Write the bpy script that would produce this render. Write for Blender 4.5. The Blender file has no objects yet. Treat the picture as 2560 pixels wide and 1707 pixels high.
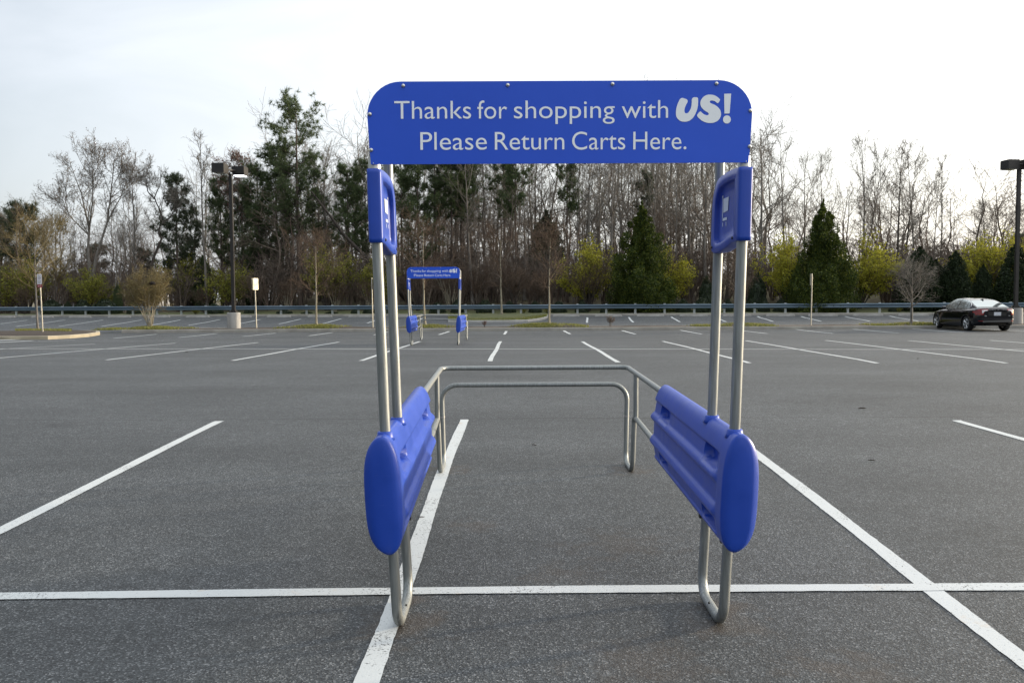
import bpy, bmesh, math, random
import numpy as np
from mathutils import Vector, Matrix, Euler

SC = bpy.context.scene
COL = SC.collection
R = math.radians
rng = np.random.default_rng(7)
random.seed(7)

# ------------------------------------------------------------------ camera
W, H, F = 2560.0, 1707.0, 2100.0
cam_d = bpy.data.cameras.new('camera')
cam_d.sensor_width = 36.0
cam_d.lens = F / W * 36.0
cam_d.clip_start = 0.05
cam_d.clip_end = 3000
cam = bpy.data.objects.new('camera', cam_d)
COL.objects.link(cam)
CAMPOS = Vector((0, 0, 1.5))
MR = (Matrix.Rotation(R(0.68), 3, 'Z') @ Matrix.Rotation(R(90 - 2.96), 3, 'X') @ Matrix.Rotation(R(-0.33), 3, 'Z'))
cam.matrix_world = Matrix.Translation(CAMPOS) @ MR.to_4x4()
SC.camera = cam


def ray(px, py):
    return MR @ Vector(((px - W / 2) / F, -(py - H / 2) / F, -1.0))


def P(px, py, Y):
    d = ray(px, py)
    return CAMPOS + d * (Y / d.y)


def proj(p):
    v = MR.transposed() @ (Vector(p) - CAMPOS)
    return (W / 2 - v.x / v.z * F, H / 2 + v.y / v.z * F)


# ------------------------------------------------------------------ terrain height
KY = np.array([-60, -10, 0, 3.8, 4.4, 7.2, 9.9, 14, 18.8, 24.2, 29.7, 36.9, 42, 46, 52, 57.4, 60, 62.5, 66, 72, 80, 100, 130, 170, 400.])
KE = np.array([-.3, -.09, -.06, -.05, -.046, -.012, .025, .07, .075, .030, -.030, -.09, -.1, -.09, -.0, .12, .25, .33, .62, 1.3, 2.0, 3.2, 4.6, 6.0, 12.])


def hgt(x, y):
    x = np.asarray(x, float); y = np.asarray(y, float)
    a = np.clip((y - 43) / 8, 0, 1); a = a * a * (3 - 2 * a)
    v = y + .15 * np.clip(x, -60, 60) * a
    e = np.interp(v, KY, KE)
    s = np.clip((x + 40) / 25, 0, 1); s = .08 + .92 * s * s * (3 - 2 * s)
    base = .33
    e = np.where(v > 62.5, base + (e - base) * s, e)
    return e


def hz(x, y):
    return float(hgt(x, y))


def G(px, py):
    """ground point seen at a photo pixel"""
    d = ray(px, py)
    lo, hi = .5, None
    t = 1.0; prev = 0.5
    while t < 300:
        p = CAMPOS + d * t
        if p.z <= hz(p.x, p.y):
            hi = t; break
        prev = t; t *= 1.02
    if hi is None:
        hi = 300
    lo = prev
    for _ in range(30):
        m = (lo + hi) / 2
        p = CAMPOS + d * m
        if p.z <= hz(p.x, p.y): hi = m
        else: lo = m
    return CAMPOS + d * hi


def PV(px, py, V):
    """point on the pixel's ray on the line Y + 0.15 X = V (the far lot runs askew)"""
    d = ray(px, py)
    return CAMPOS + d * (V / (d.y + .15 * d.x))


# ------------------------------------------------------------------ mesh helpers
class MB:
    def __init__(self):
        self.v = []; self.f = []; self.m = []; self.n = 0; self.sm = []

    def add(self, verts, faces, mi=0, smooth=False):
        b = self.n
        self.v.extend([tuple(p) for p in verts]); self.n += len(verts)
        for fc in faces:
            self.f.append([i + b for i in fc]); self.m.append(mi); self.sm.append(smooth)

    def box(self, c, s, mi=0, rot=None, taper=1.0):
        vs = []
        for dz in (-1, 1):
            k = taper if dz > 0 else 1
            for dx, dy in ((-1, -1), (1, -1), (1, 1), (-1, 1)):
                p = Vector((dx * s[0] / 2 * k, dy * s[1] / 2 * k, dz * s[2] / 2))
                if rot: p = rot @ p
                vs.append(p + Vector(c))
        self.add(vs, [(0, 3, 2, 1), (4, 5, 6, 7), (0, 1, 5, 4), (1, 2, 6, 5), (2, 3, 7, 6), (3, 0, 4, 7)], mi)

    def tube(self, pts, r, k=12, mi=0, closed=False, cap=True, smooth=True):
        pts = [Vector(p) for p in pts]
        n = len(pts)
        rr = r if isinstance(r, (list, tuple)) else [r] * n
        ring = []
        prev = None
        for i in range(n):
            if closed: d = pts[(i + 1) % n] - pts[i - 1]
            elif i == 0: d = pts[1] - pts[0]
            elif i == n - 1: d = pts[-1] - pts[-2]
            else: d = (pts[i + 1] - pts[i]).normalized() + (pts[i] - pts[i - 1]).normalized()
            d.normalize()
            if prev is None:
                a = Vector((0, 0, 1)) if abs(d.z) < .9 else Vector((1, 0, 0))
                u = d.cross(a).normalized()
            else:
                u = (prev - d * prev.dot(d)).normalized()
            prev = u
            w = d.cross(u)
            ring.append([pts[i] + (u * math.cos(2 * math.pi * j / k) + w * math.sin(2 * math.pi * j / k)) * rr[i] for j in range(k)])
        vs = [p for rg in ring for p in rg]
        fs = []
        m = n if closed else n - 1
        for i in range(m):
            a, b = i * k, ((i + 1) % n) * k
            for j in range(k):
                fs.append((a + j, a + (j + 1) % k, b + (j + 1) % k, b + j))
        self.add(vs, fs, mi, smooth)
        if cap and not closed:
            self.add(ring[0], [tuple(range(k))[::-1]], mi)
            self.add(ring[-1], [tuple(range(k))], mi)

    def lathe(self, prof, c=(0, 0, 0), k=24, mi=0, axis='Z', smooth=True):
        vs = []
        for r_, z in prof:
            for j in range(k):
                a = 2 * math.pi * j / k
                if axis == 'Z': p = (r_ * math.cos(a), r_ * math.sin(a), z)
                elif axis == 'X': p = (z, r_ * math.cos(a), r_ * math.sin(a))
                else: p = (r_ * math.cos(a), z, r_ * math.sin(a))
                vs.append((p[0] + c[0], p[1] + c[1], p[2] + c[2]))
        fs = []
        for i in range(len(prof) - 1):
            for j in range(k):
                fs.append((i * k + j, i * k + (j + 1) % k, (i + 1) * k + (j + 1) % k, (i + 1) * k + j))
        self.add(vs, fs, mi, smooth)

    def ball(self, c, r, k=10, mi=0):
        prof = [(r * math.sin(math.pi * i / 6) + 1e-5, -r * math.cos(math.pi * i / 6)) for i in range(7)]
        self.lathe(prof, c, k, mi)

    def poly(self, pts3, mi=0):
        self.add(pts3, [tuple(range(len(pts3)))], mi)

    def prism(self, pts2, fn, d0, d1, mi=0):
        """2D outline extruded; fn(a,b,d)->3D"""
        n = len(pts2)
        self.add([fn(a, b, d0) for a, b in pts2] + [fn(a, b, d1) for a, b in pts2],
                 [tuple(range(n))[::-1], tuple(range(n, 2 * n))] + [(i, (i + 1) % n, n + (i + 1) % n, n + i) for i in range(n)], mi)

    def mesh(self, name):
        me = bpy.data.meshes.new(name)
        me.from_pydata(self.v, [], self.f)
        me.polygons.foreach_set('material_index', self.m)
        me.polygons.foreach_set('use_smooth', self.sm)
        me.update()
        return me


def link(name, me, mats, parent=None, loc=None, recalc=True):
    if recalc and me is not None and len(me.polygons) < 60000:
        bm = bmesh.new(); bm.from_mesh(me)
        bmesh.ops.recalc_face_normals(bm, faces=bm.faces)
        bm.to_mesh(me); bm.free()
    o = bpy.data.objects.new(name, me)
    COL.objects.link(o)
    for m in (mats if isinstance(mats, (list, tuple)) else [mats]):
        me.materials.append(m)
    if parent is not None: o.parent = parent
    if loc is not None: o.location = loc
    return o


def build(mb, name, mats, parent=None, loc=None):
    return link(name, mb.mesh(name), mats, parent, loc)


def thing(name, label, cat, loc=(0, 0, 0), rz=0.0, group=None):
    o = bpy.data.objects.new(name, None)
    COL.objects.link(o)
    o.location = loc; o.rotation_euler = (0, 0, rz)
    o.empty_display_size = .2
    tag(o, label, cat, group)
    return o


def tag(o, label, cat, group=None, kind=None):
    o['label'] = label; o['category'] = cat
    if group: o['group'] = group
    if kind: o['kind'] = kind
    return o


def struct(o, label=None, cat=None):
    o['kind'] = 'structure'
    if label: o['label'] = label
    if cat: o['category'] = cat
    return o


KIDS = {}


def dup(root, loc=None, rz=None, label=None, group=None, scale=None):
    def cp(o, par):
        c = o.copy(); COL.objects.link(c)
        if par is not None:
            c.parent = par
            c.matrix_parent_inverse = o.matrix_parent_inverse.copy()
        for ch in list(o.children): cp(ch, c)
        return c
    r = cp(root, None)
    if loc is not None: r.location = loc
    if rz is not None: r.rotation_euler[2] = rz
    if scale is not None: r.scale = scale
    if label: r['label'] = label
    if group: r['group'] = group
    return r


# ------------------------------------------------------------------ materials
def mat(name, col=(.5, .5, .5), rough=.6, metal=0.0, spec=.5, var=None, scale=4.0, bump=0.0, bscale=60.0, coat=0.0, sheen=0.0, emit=None, stretch=None, detail=4.0):
    m = bpy.data.materials.new(name); m.use_nodes = True
    nt = m.node_tree; N = nt.nodes; L = nt.links
    b = N['Principled BSDF']
    b.inputs['Base Color'].default_value = (*col, 1)
    b.inputs['Roughness'].default_value = rough
    b.inputs['Metallic'].default_value = metal
    b.inputs['Specular IOR Level'].default_value = spec
    b.inputs['Coat Weight'].default_value = coat
    b.inputs['Coat Roughness'].default_value = .05
    b.inputs['Sheen Weight'].default_value = sheen
    if emit:
        b.inputs['Emission Color'].default_value = (*emit[0], 1)
        b.inputs['Emission Strength'].default_value = emit[1]
    tc = N.new('ShaderNodeTexCoord')
    vec = tc.outputs['Object']
    if stretch:
        mp = N.new('ShaderNodeMapping'); mp.inputs['Scale'].default_value = stretch
        L.new(vec, mp.inputs['Vector']); vec = mp.outputs['Vector']
    if var:
        n = N.new('ShaderNodeTexNoise'); n.inputs['Scale'].default_value = scale; n.inputs['Detail'].default_value = detail
        L.new(vec, n.inputs['Vector'])
        r = N.new('ShaderNodeValToRGB')
        r.color_ramp.elements[0].position = .35; r.color_ramp.elements[1].position = .65
        r.color_ramp.elements[0].color = (*col, 1); r.color_ramp.elements[1].color = (*var, 1)
        L.new(n.outputs['Fac'], r.inputs['Fac']); L.new(r.outputs['Color'], b.inputs['Base Color'])
    if bump:
        n2 = N.new('ShaderNodeTexNoise'); n2.inputs['Scale'].default_value = bscale; n2.inputs['Detail'].default_value = 3
        L.new(vec, n2.inputs['Vector'])
        bp = N.new('ShaderNodeBump'); bp.inputs['Strength'].default_value = bump; bp.inputs['Distance'].default_value = .01
        L.new(n2.outputs['Fac'], bp.inputs['Height']); L.new(bp.outputs['Normal'], b.inputs['Normal'])
    return m


def leafmat(name, cols, trans=.3, rough=.6, spec=.3):
    """colour varies leaf by leaf (random per mesh island)"""
    m = bpy.data.materials.new(name); m.use_nodes = True
    nt = m.node_tree; N = nt.nodes; L = nt.links
    b = N['Principled BSDF']
    b.inputs['Roughness'].default_value = rough; b.inputs['Specular IOR Level'].default_value = spec
    g = N.new('ShaderNodeNewGeometry')
    r = N.new('ShaderNodeValToRGB')
    els = r.color_ramp.elements
    els[0].color = (*cols[0], 1); els[1].color = (*cols[-1], 1)
    for i, c in enumerate(cols[1:-1]):
        e = els.new((i + 1) / (len(cols) - 1)); e.color = (*c, 1)
    L.new(g.outputs['Random Per Island'], r.inputs['Fac'])
    L.new(r.outputs['Color'], b.inputs['Base Color'])
    if trans:
        t = N.new('ShaderNodeBsdfTranslucent'); L.new(r.outputs['Color'], t.inputs['Color'])
        mx = N.new('ShaderNodeMixShader'); mx.inputs['Fac'].default_value = trans
        L.new(b.outputs[0], mx.inputs[1]); L.new(t.outputs[0], mx.inputs[2])
        L.new(mx.outputs[0], N['Material Output'].inputs['Surface'])
    return m


def mathn(N, L, op, a, b=None, c=None):
    n = N.new('ShaderNodeMath'); n.operation = op
    for i, x in enumerate((a, b, c)):
        if x is None: continue
        if isinstance(x, (int, float)): n.inputs[i].default_value = x
        else: L.new(x, n.inputs[i])
    return n.outputs[0]


BROWN_PATCHES = [(-.55, 3.92, .22, .4), (-.58, 4.25, .14, .5), (.95, 3.90, .20, .42), (1.02, 4.10, .16, .5), (-.70, 7.35, .24, .42), (.95, 7.30, .24, .42), (1.35, 3.4, .25, .35), (.2, 4.6, .22, .25), (.5, 3.5, .3, .3), (-.35, 5.6, .2, .25), (.62, 5.2, .35, .25)]


def asphalt(name, base, crack=True, cscale=135.0):
    m = bpy.data.materials.new(name); m.use_nodes = True
    nt = m.node_tree; N = nt.nodes; L = nt.links
    b = N['Principled BSDF']
    tc = N.new('ShaderNodeTexCoord'); vec = tc.outputs['Object']
    v = N.new('ShaderNodeTexVoronoi'); v.inputs['Scale'].default_value = cscale; L.new(vec, v.inputs['Vector'])
    sep = N.new('ShaderNodeSeparateColor'); L.new(v.outputs['Color'], sep.inputs[0])
    ramp = N.new('ShaderNodeValToRGB')
    e = ramp.color_ramp.elements
    e[0].position = 0; e[0].color = (base * .26, base * .27, base * .29, 1)
    e[1].position = 1; e[1].color = (base * 3.4, base * 3.5, base * 3.6, 1)
    for pos, k in ((.3, .62), (.6, .95), (.85, 1.35)):
        q = e.new(pos); q.color = (base * k * .91, base * k, base * k * 1.06, 1)
    L.new(sep.outputs[0], ramp.inputs['Fac'])
    # stains and wear, with shapes of their own
    n1 = N.new('ShaderNodeTexNoise'); n1.inputs['Scale'].default_value = .55; n1.inputs['Detail'].default_value = 6; n1.inputs['Roughness'].default_value = .62
    mp = N.new('ShaderNodeMapping'); mp.inputs['Scale'].default_value = (.5, 1.0, 1.0); L.new(vec, mp.inputs['Vector']); L.new(mp.outputs[0], n1.inputs['Vector'])
    r1 = N.new('ShaderNodeMapRange'); r1.inputs[1].default_value = .3; r1.inputs[2].default_value = .72; r1.inputs[3].default_value = .66; r1.inputs[4].default_value = 1.26
    L.new(n1.outputs['Fac'], r1.inputs[0])
    n3 = N.new('ShaderNodeTexNoise'); n3.inputs['Scale'].default_value = 9; n3.inputs['Detail'].default_value = 5
    L.new(vec, n3.inputs['Vector'])
    r3 = N.new('ShaderNodeMapRange'); r3.inputs[1].default_value = .3; r3.inputs[2].default_value = .7; r3.inputs[3].default_value = .84; r3.inputs[4].default_value = 1.14
    L.new(n3.outputs['Fac'], r3.inputs[0])
    k = mathn(N, L, 'MULTIPLY', r1.outputs[0], r3.outputs[0])
    if crack:
        sx = N.new('ShaderNodeSeparateXYZ'); L.new(vec, sx.inputs[0])
        # paving joint across the lot at Y ~ 10.15, wandering a little
        for yc, wob, wid, sc_, slope, gate in ((10.22, .10, .015, .8, -.004, .36), (13.9, .35, .035, .25, .0, .5)):
            nn = N.new('ShaderNodeTexNoise'); nn.noise_dimensions = '1D'; nn.inputs['Detail'].default_value = 7
            L.new(mathn(N, L, 'MULTIPLY', sx.outputs[0], sc_), nn.inputs['W'])
            off = mathn(N, L, 'MULTIPLY', mathn(N, L, 'SUBTRACT', nn.outputs['Fac'], .5), wob)
            yy = mathn(N, L, 'ADD', mathn(N, L, 'ADD', off, yc), mathn(N, L, 'MULTIPLY', sx.outputs[0], slope))
            dist = mathn(N, L, 'ABSOLUTE', mathn(N, L, 'SUBTRACT', sx.outputs[1], yy))
            line = N.new('ShaderNodeMapRange'); line.inputs[1].default_value = wid * .4; line.inputs[2].default_value = wid * 1.5; line.inputs[3].default_value = 1; line.inputs[4].default_value = 0
            L.new(dist, line.inputs[0])
            gt = N.new('ShaderNodeTexNoise'); gt.inputs['Scale'].default_value = 1.3; gt.inputs['Detail'].default_value = 3; L.new(vec, gt.inputs['Vector'])
            gr = N.new('ShaderNodeMapRange'); gr.inputs[1].default_value = gate - .06; gr.inputs[2].default_value = gate + .1; L.new(gt.outputs['Fac'], gr.inputs[0])
            amt = mathn(N, L, 'MULTIPLY', mathn(N, L, 'MULTIPLY', line.outputs[0], gr.outputs[0]), .75 if wid < .02 else .16)
            k = mathn(N, L, 'MULTIPLY', k, mathn(N, L, 'SUBTRACT', 1.0, amt))
    # oil drips: sparse dark spots of random size
    vo = N.new('ShaderNodeTexVoronoi'); vo.inputs['Scale'].default_value = .55; L.new(vec, vo.inputs['Vector'])
    so2 = N.new('ShaderNodeSeparateColor'); L.new(vo.outputs['Color'], so2.inputs[0])
    rad = mathn(N, L, 'MULTIPLY', mathn(N, L, 'MAXIMUM', mathn(N, L, 'SUBTRACT', so2.outputs[0], .55), 0.0), .32)
    wob_ = mathn(N, L, 'MULTIPLY', mathn(N, L, 'SUBTRACT', n3.outputs['Fac'], .5), .10)
    dd_ = mathn(N, L, 'ADD', mathn(N, L, 'SUBTRACT', vo.outputs['Distance'], rad), wob_)
    sp = N.new('ShaderNodeMapRange'); sp.inputs[1].default_value = -.03; sp.inputs[2].default_value = .05; sp.inputs[3].default_value = .72; sp.inputs[4].default_value = 1.0
    L.new(dd_, sp.inputs[0]); k = mathn(N, L, 'MULTIPLY', k, sp.outputs[0])
    # tyre-polished lanes in the aisles, running across the bays
    if crack:
        tl_ = N.new('ShaderNodeTexNoise'); tl_.inputs['Scale'].default_value = 1.0; tl_.inputs['Detail'].default_value = 4
        mt = N.new('ShaderNodeMapping'); mt.inputs['Scale'].default_value = (.045, 1.1, 1); L.new(vec, mt.inputs['Vector']); L.new(mt.outputs[0], tl_.inputs['Vector'])
        tr2 = N.new('ShaderNodeMapRange'); tr2.inputs[1].default_value = .35; tr2.inputs[2].default_value = .65; tr2.inputs[3].default_value = .95; tr2.inputs[4].default_value = 1.05
        L.new(tl_.outputs['Fac'], tr2.inputs[0]); k = mathn(N, L, 'MULTIPLY', k, tr2.outputs[0])
    brown_amt = None
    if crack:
        for cx_, cy_, r_, am in BROWN_PATCHES:
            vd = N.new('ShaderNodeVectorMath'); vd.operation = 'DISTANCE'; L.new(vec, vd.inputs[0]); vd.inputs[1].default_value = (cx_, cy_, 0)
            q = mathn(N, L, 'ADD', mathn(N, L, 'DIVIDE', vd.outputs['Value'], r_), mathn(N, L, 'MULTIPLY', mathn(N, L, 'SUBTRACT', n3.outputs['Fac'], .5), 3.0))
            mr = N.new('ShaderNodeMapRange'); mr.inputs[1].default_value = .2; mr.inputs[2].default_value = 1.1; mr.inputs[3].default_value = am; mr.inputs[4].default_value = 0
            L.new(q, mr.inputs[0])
            brown_amt = mr.outputs[0] if brown_amt is None else mathn(N, L, 'MAXIMUM', brown_amt, mr.outputs[0])
    mul = N.new('ShaderNodeMix'); mul.data_type = 'RGBA'; mul.blend_type = 'MULTIPLY'; mul.inputs['Factor'].default_value = 1
    L.new(ramp.outputs['Color'], mul.inputs['A'])
    L.new(k, mul.inputs['B'])
    if brown_amt is not None:
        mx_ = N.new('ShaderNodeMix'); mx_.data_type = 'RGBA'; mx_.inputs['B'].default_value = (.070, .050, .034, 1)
        L.new(mul.outputs['Result'], mx_.inputs['A']); L.new(brown_amt, mx_.inputs['Factor']); L.new(mx_.outputs['Result'], b.inputs['Base Color'])
    else:
        L.new(mul.outputs['Result'], b.inputs['Base Color'])
    b.inputs['Roughness'].default_value = .68
    b.inputs['Specular IOR Level'].default_value = .38
    bp = N.new('ShaderNodeBump'); bp.inputs['Strength'].default_value = .55; bp.inputs['Distance'].default_value = .004
    L.new(v.outputs['Distance'], bp.inputs['Height']); L.new(bp.outputs['Normal'], b.inputs['Normal'])
    return m


def paint_mat():
    m = bpy.data.materials.new('line_paint'); m.use_nodes = True
    nt = m.node_tree; N = nt.nodes; L = nt.links
    b = N['Principled BSDF']
    tc = N.new('ShaderNodeTexCoord'); vec = tc.outputs['Object']
    n = N.new('ShaderNodeTexNoise'); n.inputs['Scale'].default_value = 70; n.inputs['Detail'].default_value = 5; n.inputs['Roughness'].default_value = .7; L.new(vec, n.inputs['Vector'])
    big = N.new('ShaderNodeTexNoise'); big.inputs['Scale'].default_value = 2.2; big.inputs['Detail'].default_value = 3; L.new(vec, big.inputs['Vector'])
    thr = N.new('ShaderNodeMapRange'); thr.inputs[1].default_value = .35; thr.inputs[2].default_value = .7; thr.inputs[3].default_value = .30; thr.inputs[4].default_value = .44
    L.new(big.outputs['Fac'], thr.inputs[0])
    d = mathn(N, L, 'SUBTRACT', n.outputs['Fac'], thr.outputs[0])
    wr = N.new('ShaderNodeMapRange'); wr.inputs[1].default_value = -.01; wr.inputs[2].default_value = .03; L.new(d, wr.inputs[0])
    # rust drips and grime
    ru = N.new('ShaderNodeTexNoise'); ru.inputs['Scale'].default_value = 3.1; ru.inputs['Detail'].default_value = 6; ru.inputs['Roughness'].default_value = .7; L.new(vec, ru.inputs['Vector'])
    rr = N.new('ShaderNodeMapRange'); rr.inputs[1].default_value = .62; rr.inputs[2].default_value = .76; rr.inputs[3].default_value = 0; rr.inputs[4].default_value = .55; L.new(ru.outputs['Fac'], rr.inputs[0])
    m1 = N.new('ShaderNodeMix'); m1.data_type = 'RGBA'
    m1.inputs['A'].default_value = (.48, .50, .50, 1); m1.inputs['B'].default_value = (.45, .30, .16, 1)
    L.new(rr.outputs[0], m1.inputs['Factor'])
    m2 = N.new('ShaderNodeMix'); m2.data_type = 'RGBA'; m2.inputs['A'].default_value = (.06, .06, .062, 1)
    L.new(m1.outputs['Result'], m2.inputs['B']); L.new(wr.outputs[0], m2.inputs['Factor'])
    L.new(m2.outputs['Result'], b.inputs['Base Color'])
    b.inputs['Roughness'].default_value = .7
    bp = N.new('ShaderNodeBump'); bp.inputs['Strength'].default_value = .35; bp.inputs['Distance'].default_value = .003
    L.new(n.outputs['Fac'], bp.inputs['Height']); L.new(bp.outputs['Normal'], b.inputs['Normal'])
    return m


def blue_plastic():
    m = bpy.data.materials.new('blue_plastic'); m.use_nodes = True
    nt = m.node_tree; N = nt.nodes; L = nt.links
    b = N['Principled BSDF']
    tc = N.new('ShaderNodeTexCoord')
    n = N.new('ShaderNodeTexNoise'); n.inputs['Scale'].default_value = 9; n.inputs['Detail'].default_value = 5
    L.new(tc.outputs['Object'], n.inputs['Vector'])
    r = N.new('ShaderNodeValToRGB'); r.color_ramp.elements[0].position = .3; r.color_ramp.elements[1].position = .75
    r.color_ramp.elements[0].color = (.004, .044, .34, 1); r.color_ramp.elements[1].color = (.007, .052, .39, 1)
    L.new(n.outputs['Fac'], r.inputs['Fac']); L.new(r.outputs['Color'], b.inputs['Base Color'])
    # pale drag marks left by carts, along the length of the part
    sm = N.new('ShaderNodeMapping'); sm.inputs['Scale'].default_value = (3, 1.2, 26); L.new(tc.outputs['Object'], sm.inputs['Vector'])
    sn = N.new('ShaderNodeTexNoise'); sn.inputs['Scale'].default_value = 3.0; sn.inputs['Detail'].default_value = 8; sn.inputs['Roughness'].default_value = .72; L.new(sm.outputs[0], sn.inputs['Vector'])
    sr = N.new('ShaderNodeMapRange'); sr.inputs[1].default_value = .62; sr.inputs[2].default_value = .75; sr.inputs[3].default_value = 0; sr.inputs[4].default_value = .28; L.new(sn.outputs['Fac'], sr.inputs[0])
    sx_ = N.new('ShaderNodeMix'); sx_.data_type = 'RGBA'; sx_.inputs['B'].default_value = (.10, .15, .42, 1)
    L.new(r.outputs['Color'], sx_.inputs['A']); L.new(sr.outputs[0], sx_.inputs['Factor']); L.new(sx_.outputs['Result'], b.inputs['Base Color'])
    rg = N.new('ShaderNodeMapRange'); rg.inputs[3].default_value = .30; rg.inputs[4].default_value = .52; L.new(n.outputs['Fac'], rg.inputs[0]); L.new(rg.outputs[0], b.inputs['Roughness'])
    b.inputs['Specular IOR Level'].default_value = .5
    b.inputs['Sheen Weight'].default_value = .03; b.inputs['Sheen Roughness'].default_value = .35
    # fine scuffs
    s = N.new('ShaderNodeTexNoise'); s.inputs['Scale'].default_value = 220; s.inputs['Detail'].default_value = 2
    L.new(tc.outputs['Object'], s.inputs['Vector'])
    bp = N.new('ShaderNodeBump'); bp.inputs['Strength'].default_value = .06; bp.inputs['Distance'].default_value = .003
    L.new(s.outputs['Fac'], bp.inputs['Height']); L.new(bp.outputs['Normal'], b.inputs['Normal'])
    return m


M = {}
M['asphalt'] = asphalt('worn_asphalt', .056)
M['asphalt_far'] = asphalt('far_asphalt', .072, crack=False, cscale=60)
M['paint'] = paint_mat()
M['steel'] = mat('galvanised_steel', (.20, .21, .205), .48, .65, var=(.28, .295, .29), scale=14, stretch=(6, 6, .5), bump=.12, bscale=40)
M['collar'] = mat('steel_collar', (.45, .45, .44), .35, .9)
M['blue'] = blue_plastic()
M['sign_blue'] = mat('sign_blue', (.012, .076, .56), .42, var=(.014, .086, .62), scale=1.2, spec=.4, bump=.5, bscale=2.2)
M['letter'] = mat('sign_lettering', (.84, .87, .90), .6)
M['icon'] = mat('cart_symbol_white', (.55, .60, .68), .6)
M['bolt'] = mat('bolt_steel', (.55, .55, .53), .3, .9)
M['rubber'] = mat('dark_rubber', (.02, .018, .016), .7)
M['kerb'] = mat('kerb_concrete', (.24, .225, .20), .85, var=(.34, .32, .28), scale=1.4, bump=.3, bscale=30)
M['tankerb'] = mat('warm_kerb_concrete', (.32, .28, .20), .85, var=(.42, .36, .26), scale=1.8, bump=.3, bscale=30)
M['stop'] = mat('stop_concrete', (.26, .25, .23), .85, var=(.36, .35, .33), scale=3, bump=.3, bscale=30)
M['pier'] = mat('pier_concrete', (.27, .26, .245), .85, var=(.38, .365, .345), scale=3.5, bump=.3, bscale=25, stretch=(1, 1, .35))
M['bronze'] = mat('dark_bronze_paint', (.010, .008, .007), .5, .0, var=(.016, .013, .011), scale=3)
M['lamp'] = mat('lamp_lens', (.8, .8, .8), .3, emit=((.90, .92, 1.0), 2.5))
M['lens'] = mat('dark_lens', (.25, .25, .25), .2)
M['rail'] = mat('guardrail_steel', (.10, .145, .19), .40, .6, var=(.15, .20, .25), scale=1.3, stretch=(.3, 1, 1))  # blue of the reflected sky tinted into the steel
M['railpost'] = mat('guardrail_post', (.36, .38, .38), .55, .5, var=(.46, .48, .47), scale=6)
M['mulch'] = mat('bark_mulch', (.030, .021, .015), .95, var=(.060, .042, .030), scale=26, bump=1.0, bscale=40)
M['ground'] = mat('leaf_litter', (.085, .068, .045), .95, var=(.13, .115, .06), scale=.5, bump=.6, bscale=6)
M['lawn'] = mat('lawn_soil', (.060, .075, .026), .95, var=(.11, .11, .045), scale=2.0, bump=.6, bscale=20)
M['grass'] = leafmat('grass_blades', [(.09, .11, .025), (.19, .20, .045), (.30, .28, .09), (.15, .17, .035)], .3)
M['bark_grey'] = mat('grey_bark', (.12, .108, .095), .9, var=(.21, .19, .168), scale=3, stretch=(3, 3, .6), bump=.6, bscale=14)
M['bark_dark'] = mat('dark_bark', (.035, .028, .024), .9, var=(.065, .052, .043), scale=3, stretch=(3, 3, .6), bump=.6, bscale=14)
M['bark_pine'] = mat('pine_bark', (.060, .045, .036), .9, var=(.11, .085, .068), scale=3, stretch=(3, 3, .6), bump=.7, bscale=10)
M['bark_pale'] = mat('pale_bark', (.20, .175, .125), .85, var=(.32, .285, .21), scale=5, stretch=(3, 3, .6), bump=.3, bscale=20)
M['twig_grey'] = leafmat('grey_twigs', [(.105, .093, .083), (.18, .162, .14), (.24, .22, .19)], 0, .9)
M['twig_dark'] = leafmat('dark_twigs', [(.03, .024, .02), (.06, .048, .038)], 0, .9)
M['twig_brown'] = leafmat('brown_twigs', [(.055, .040, .030), (.10, .070, .05), (.13, .085, .058)], 0, .9)
M['twig_tan'] = leafmat('tan_twigs', [(.12, .095, .045), (.20, .16, .075), (.15, .11, .06)], 0, .9)
M['bud_olive'] = leafmat('olive_buds', [(.14, .125, .055), (.20, .18, .07)], .3)
M['bud_red'] = leafmat('red_buds', [(.19, .10, .085), (.25, .14, .115), (.16, .085, .07)], .35)
M['bud_rust'] = leafmat('rust_buds', [(.15, .075, .045), (.11, .06, .04)], .3)
M['pine'] = leafmat('pine_needles', [(.042, .066, .030), (.082, .115, .048), (.13, .16, .065)], .4)
M['pine_dull'] = leafmat('dull_pine_needles', [(.034, .050, .030), (.064, .082, .048), (.10, .115, .062)], .35)
M['conifer'] = leafmat('conifer_leaf', [(.014, .028, .005), (.046, .072, .010), (.13, .15, .02)], .35)  # yellowish light end paints in the sunlit tips, dark end the shade
M['arbor'] = leafmat('arborvitae_leaf', [(.008, .016, .006), (.018, .032, .010), (.032, .050, .014)], .12)
M['lime'] = leafmat('lime_leaf', [(.25, .265, .035), (.40, .385, .045), (.52, .47, .06), (.32, .325, .04)], .5)  # leaf colours brightened to carry the backlit glow of the shrubs
M['lime_dim'] = leafmat('dim_lime_leaf', [(.14, .16, .03), (.24, .245, .04), (.31, .29, .05)], .45)
M['hedge'] = leafmat('hedge_leaf', [(.008, .015, .006), (.018, .032, .011), (.035, .052, .017)], .1, rough=.45, spec=.5)
M['under'] = leafmat('undergrowth_twigs', [(.085, .070, .060), (.15, .12, .098), (.21, .17, .135), (.14, .095, .078)], 0, .9)
M['white_sign'] = mat('sign_white', (.62, .61, .63), .5)
M['sign_back'] = mat('sign_aluminium', (.48, .45, .36), .5, .3)
M['sign_ink'] = mat('sign_ink', (.16, .14, .20), .6)
M['sign_red'] = mat('sign_red', (.28, .03, .04), .5)
M['post_metal'] = mat('sign_post_metal', (.42, .39, .32), .45, .6, var=(.5, .47, .4), scale=8)
M['siding'] = mat('grey_siding', (.20, .20, .21), .8, var=(.24, .24, .25), scale=1)
M['shingle'] = mat('roof_shingle', (.075, .075, .08), .9, var=(.10, .10, .105), scale=6)
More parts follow.
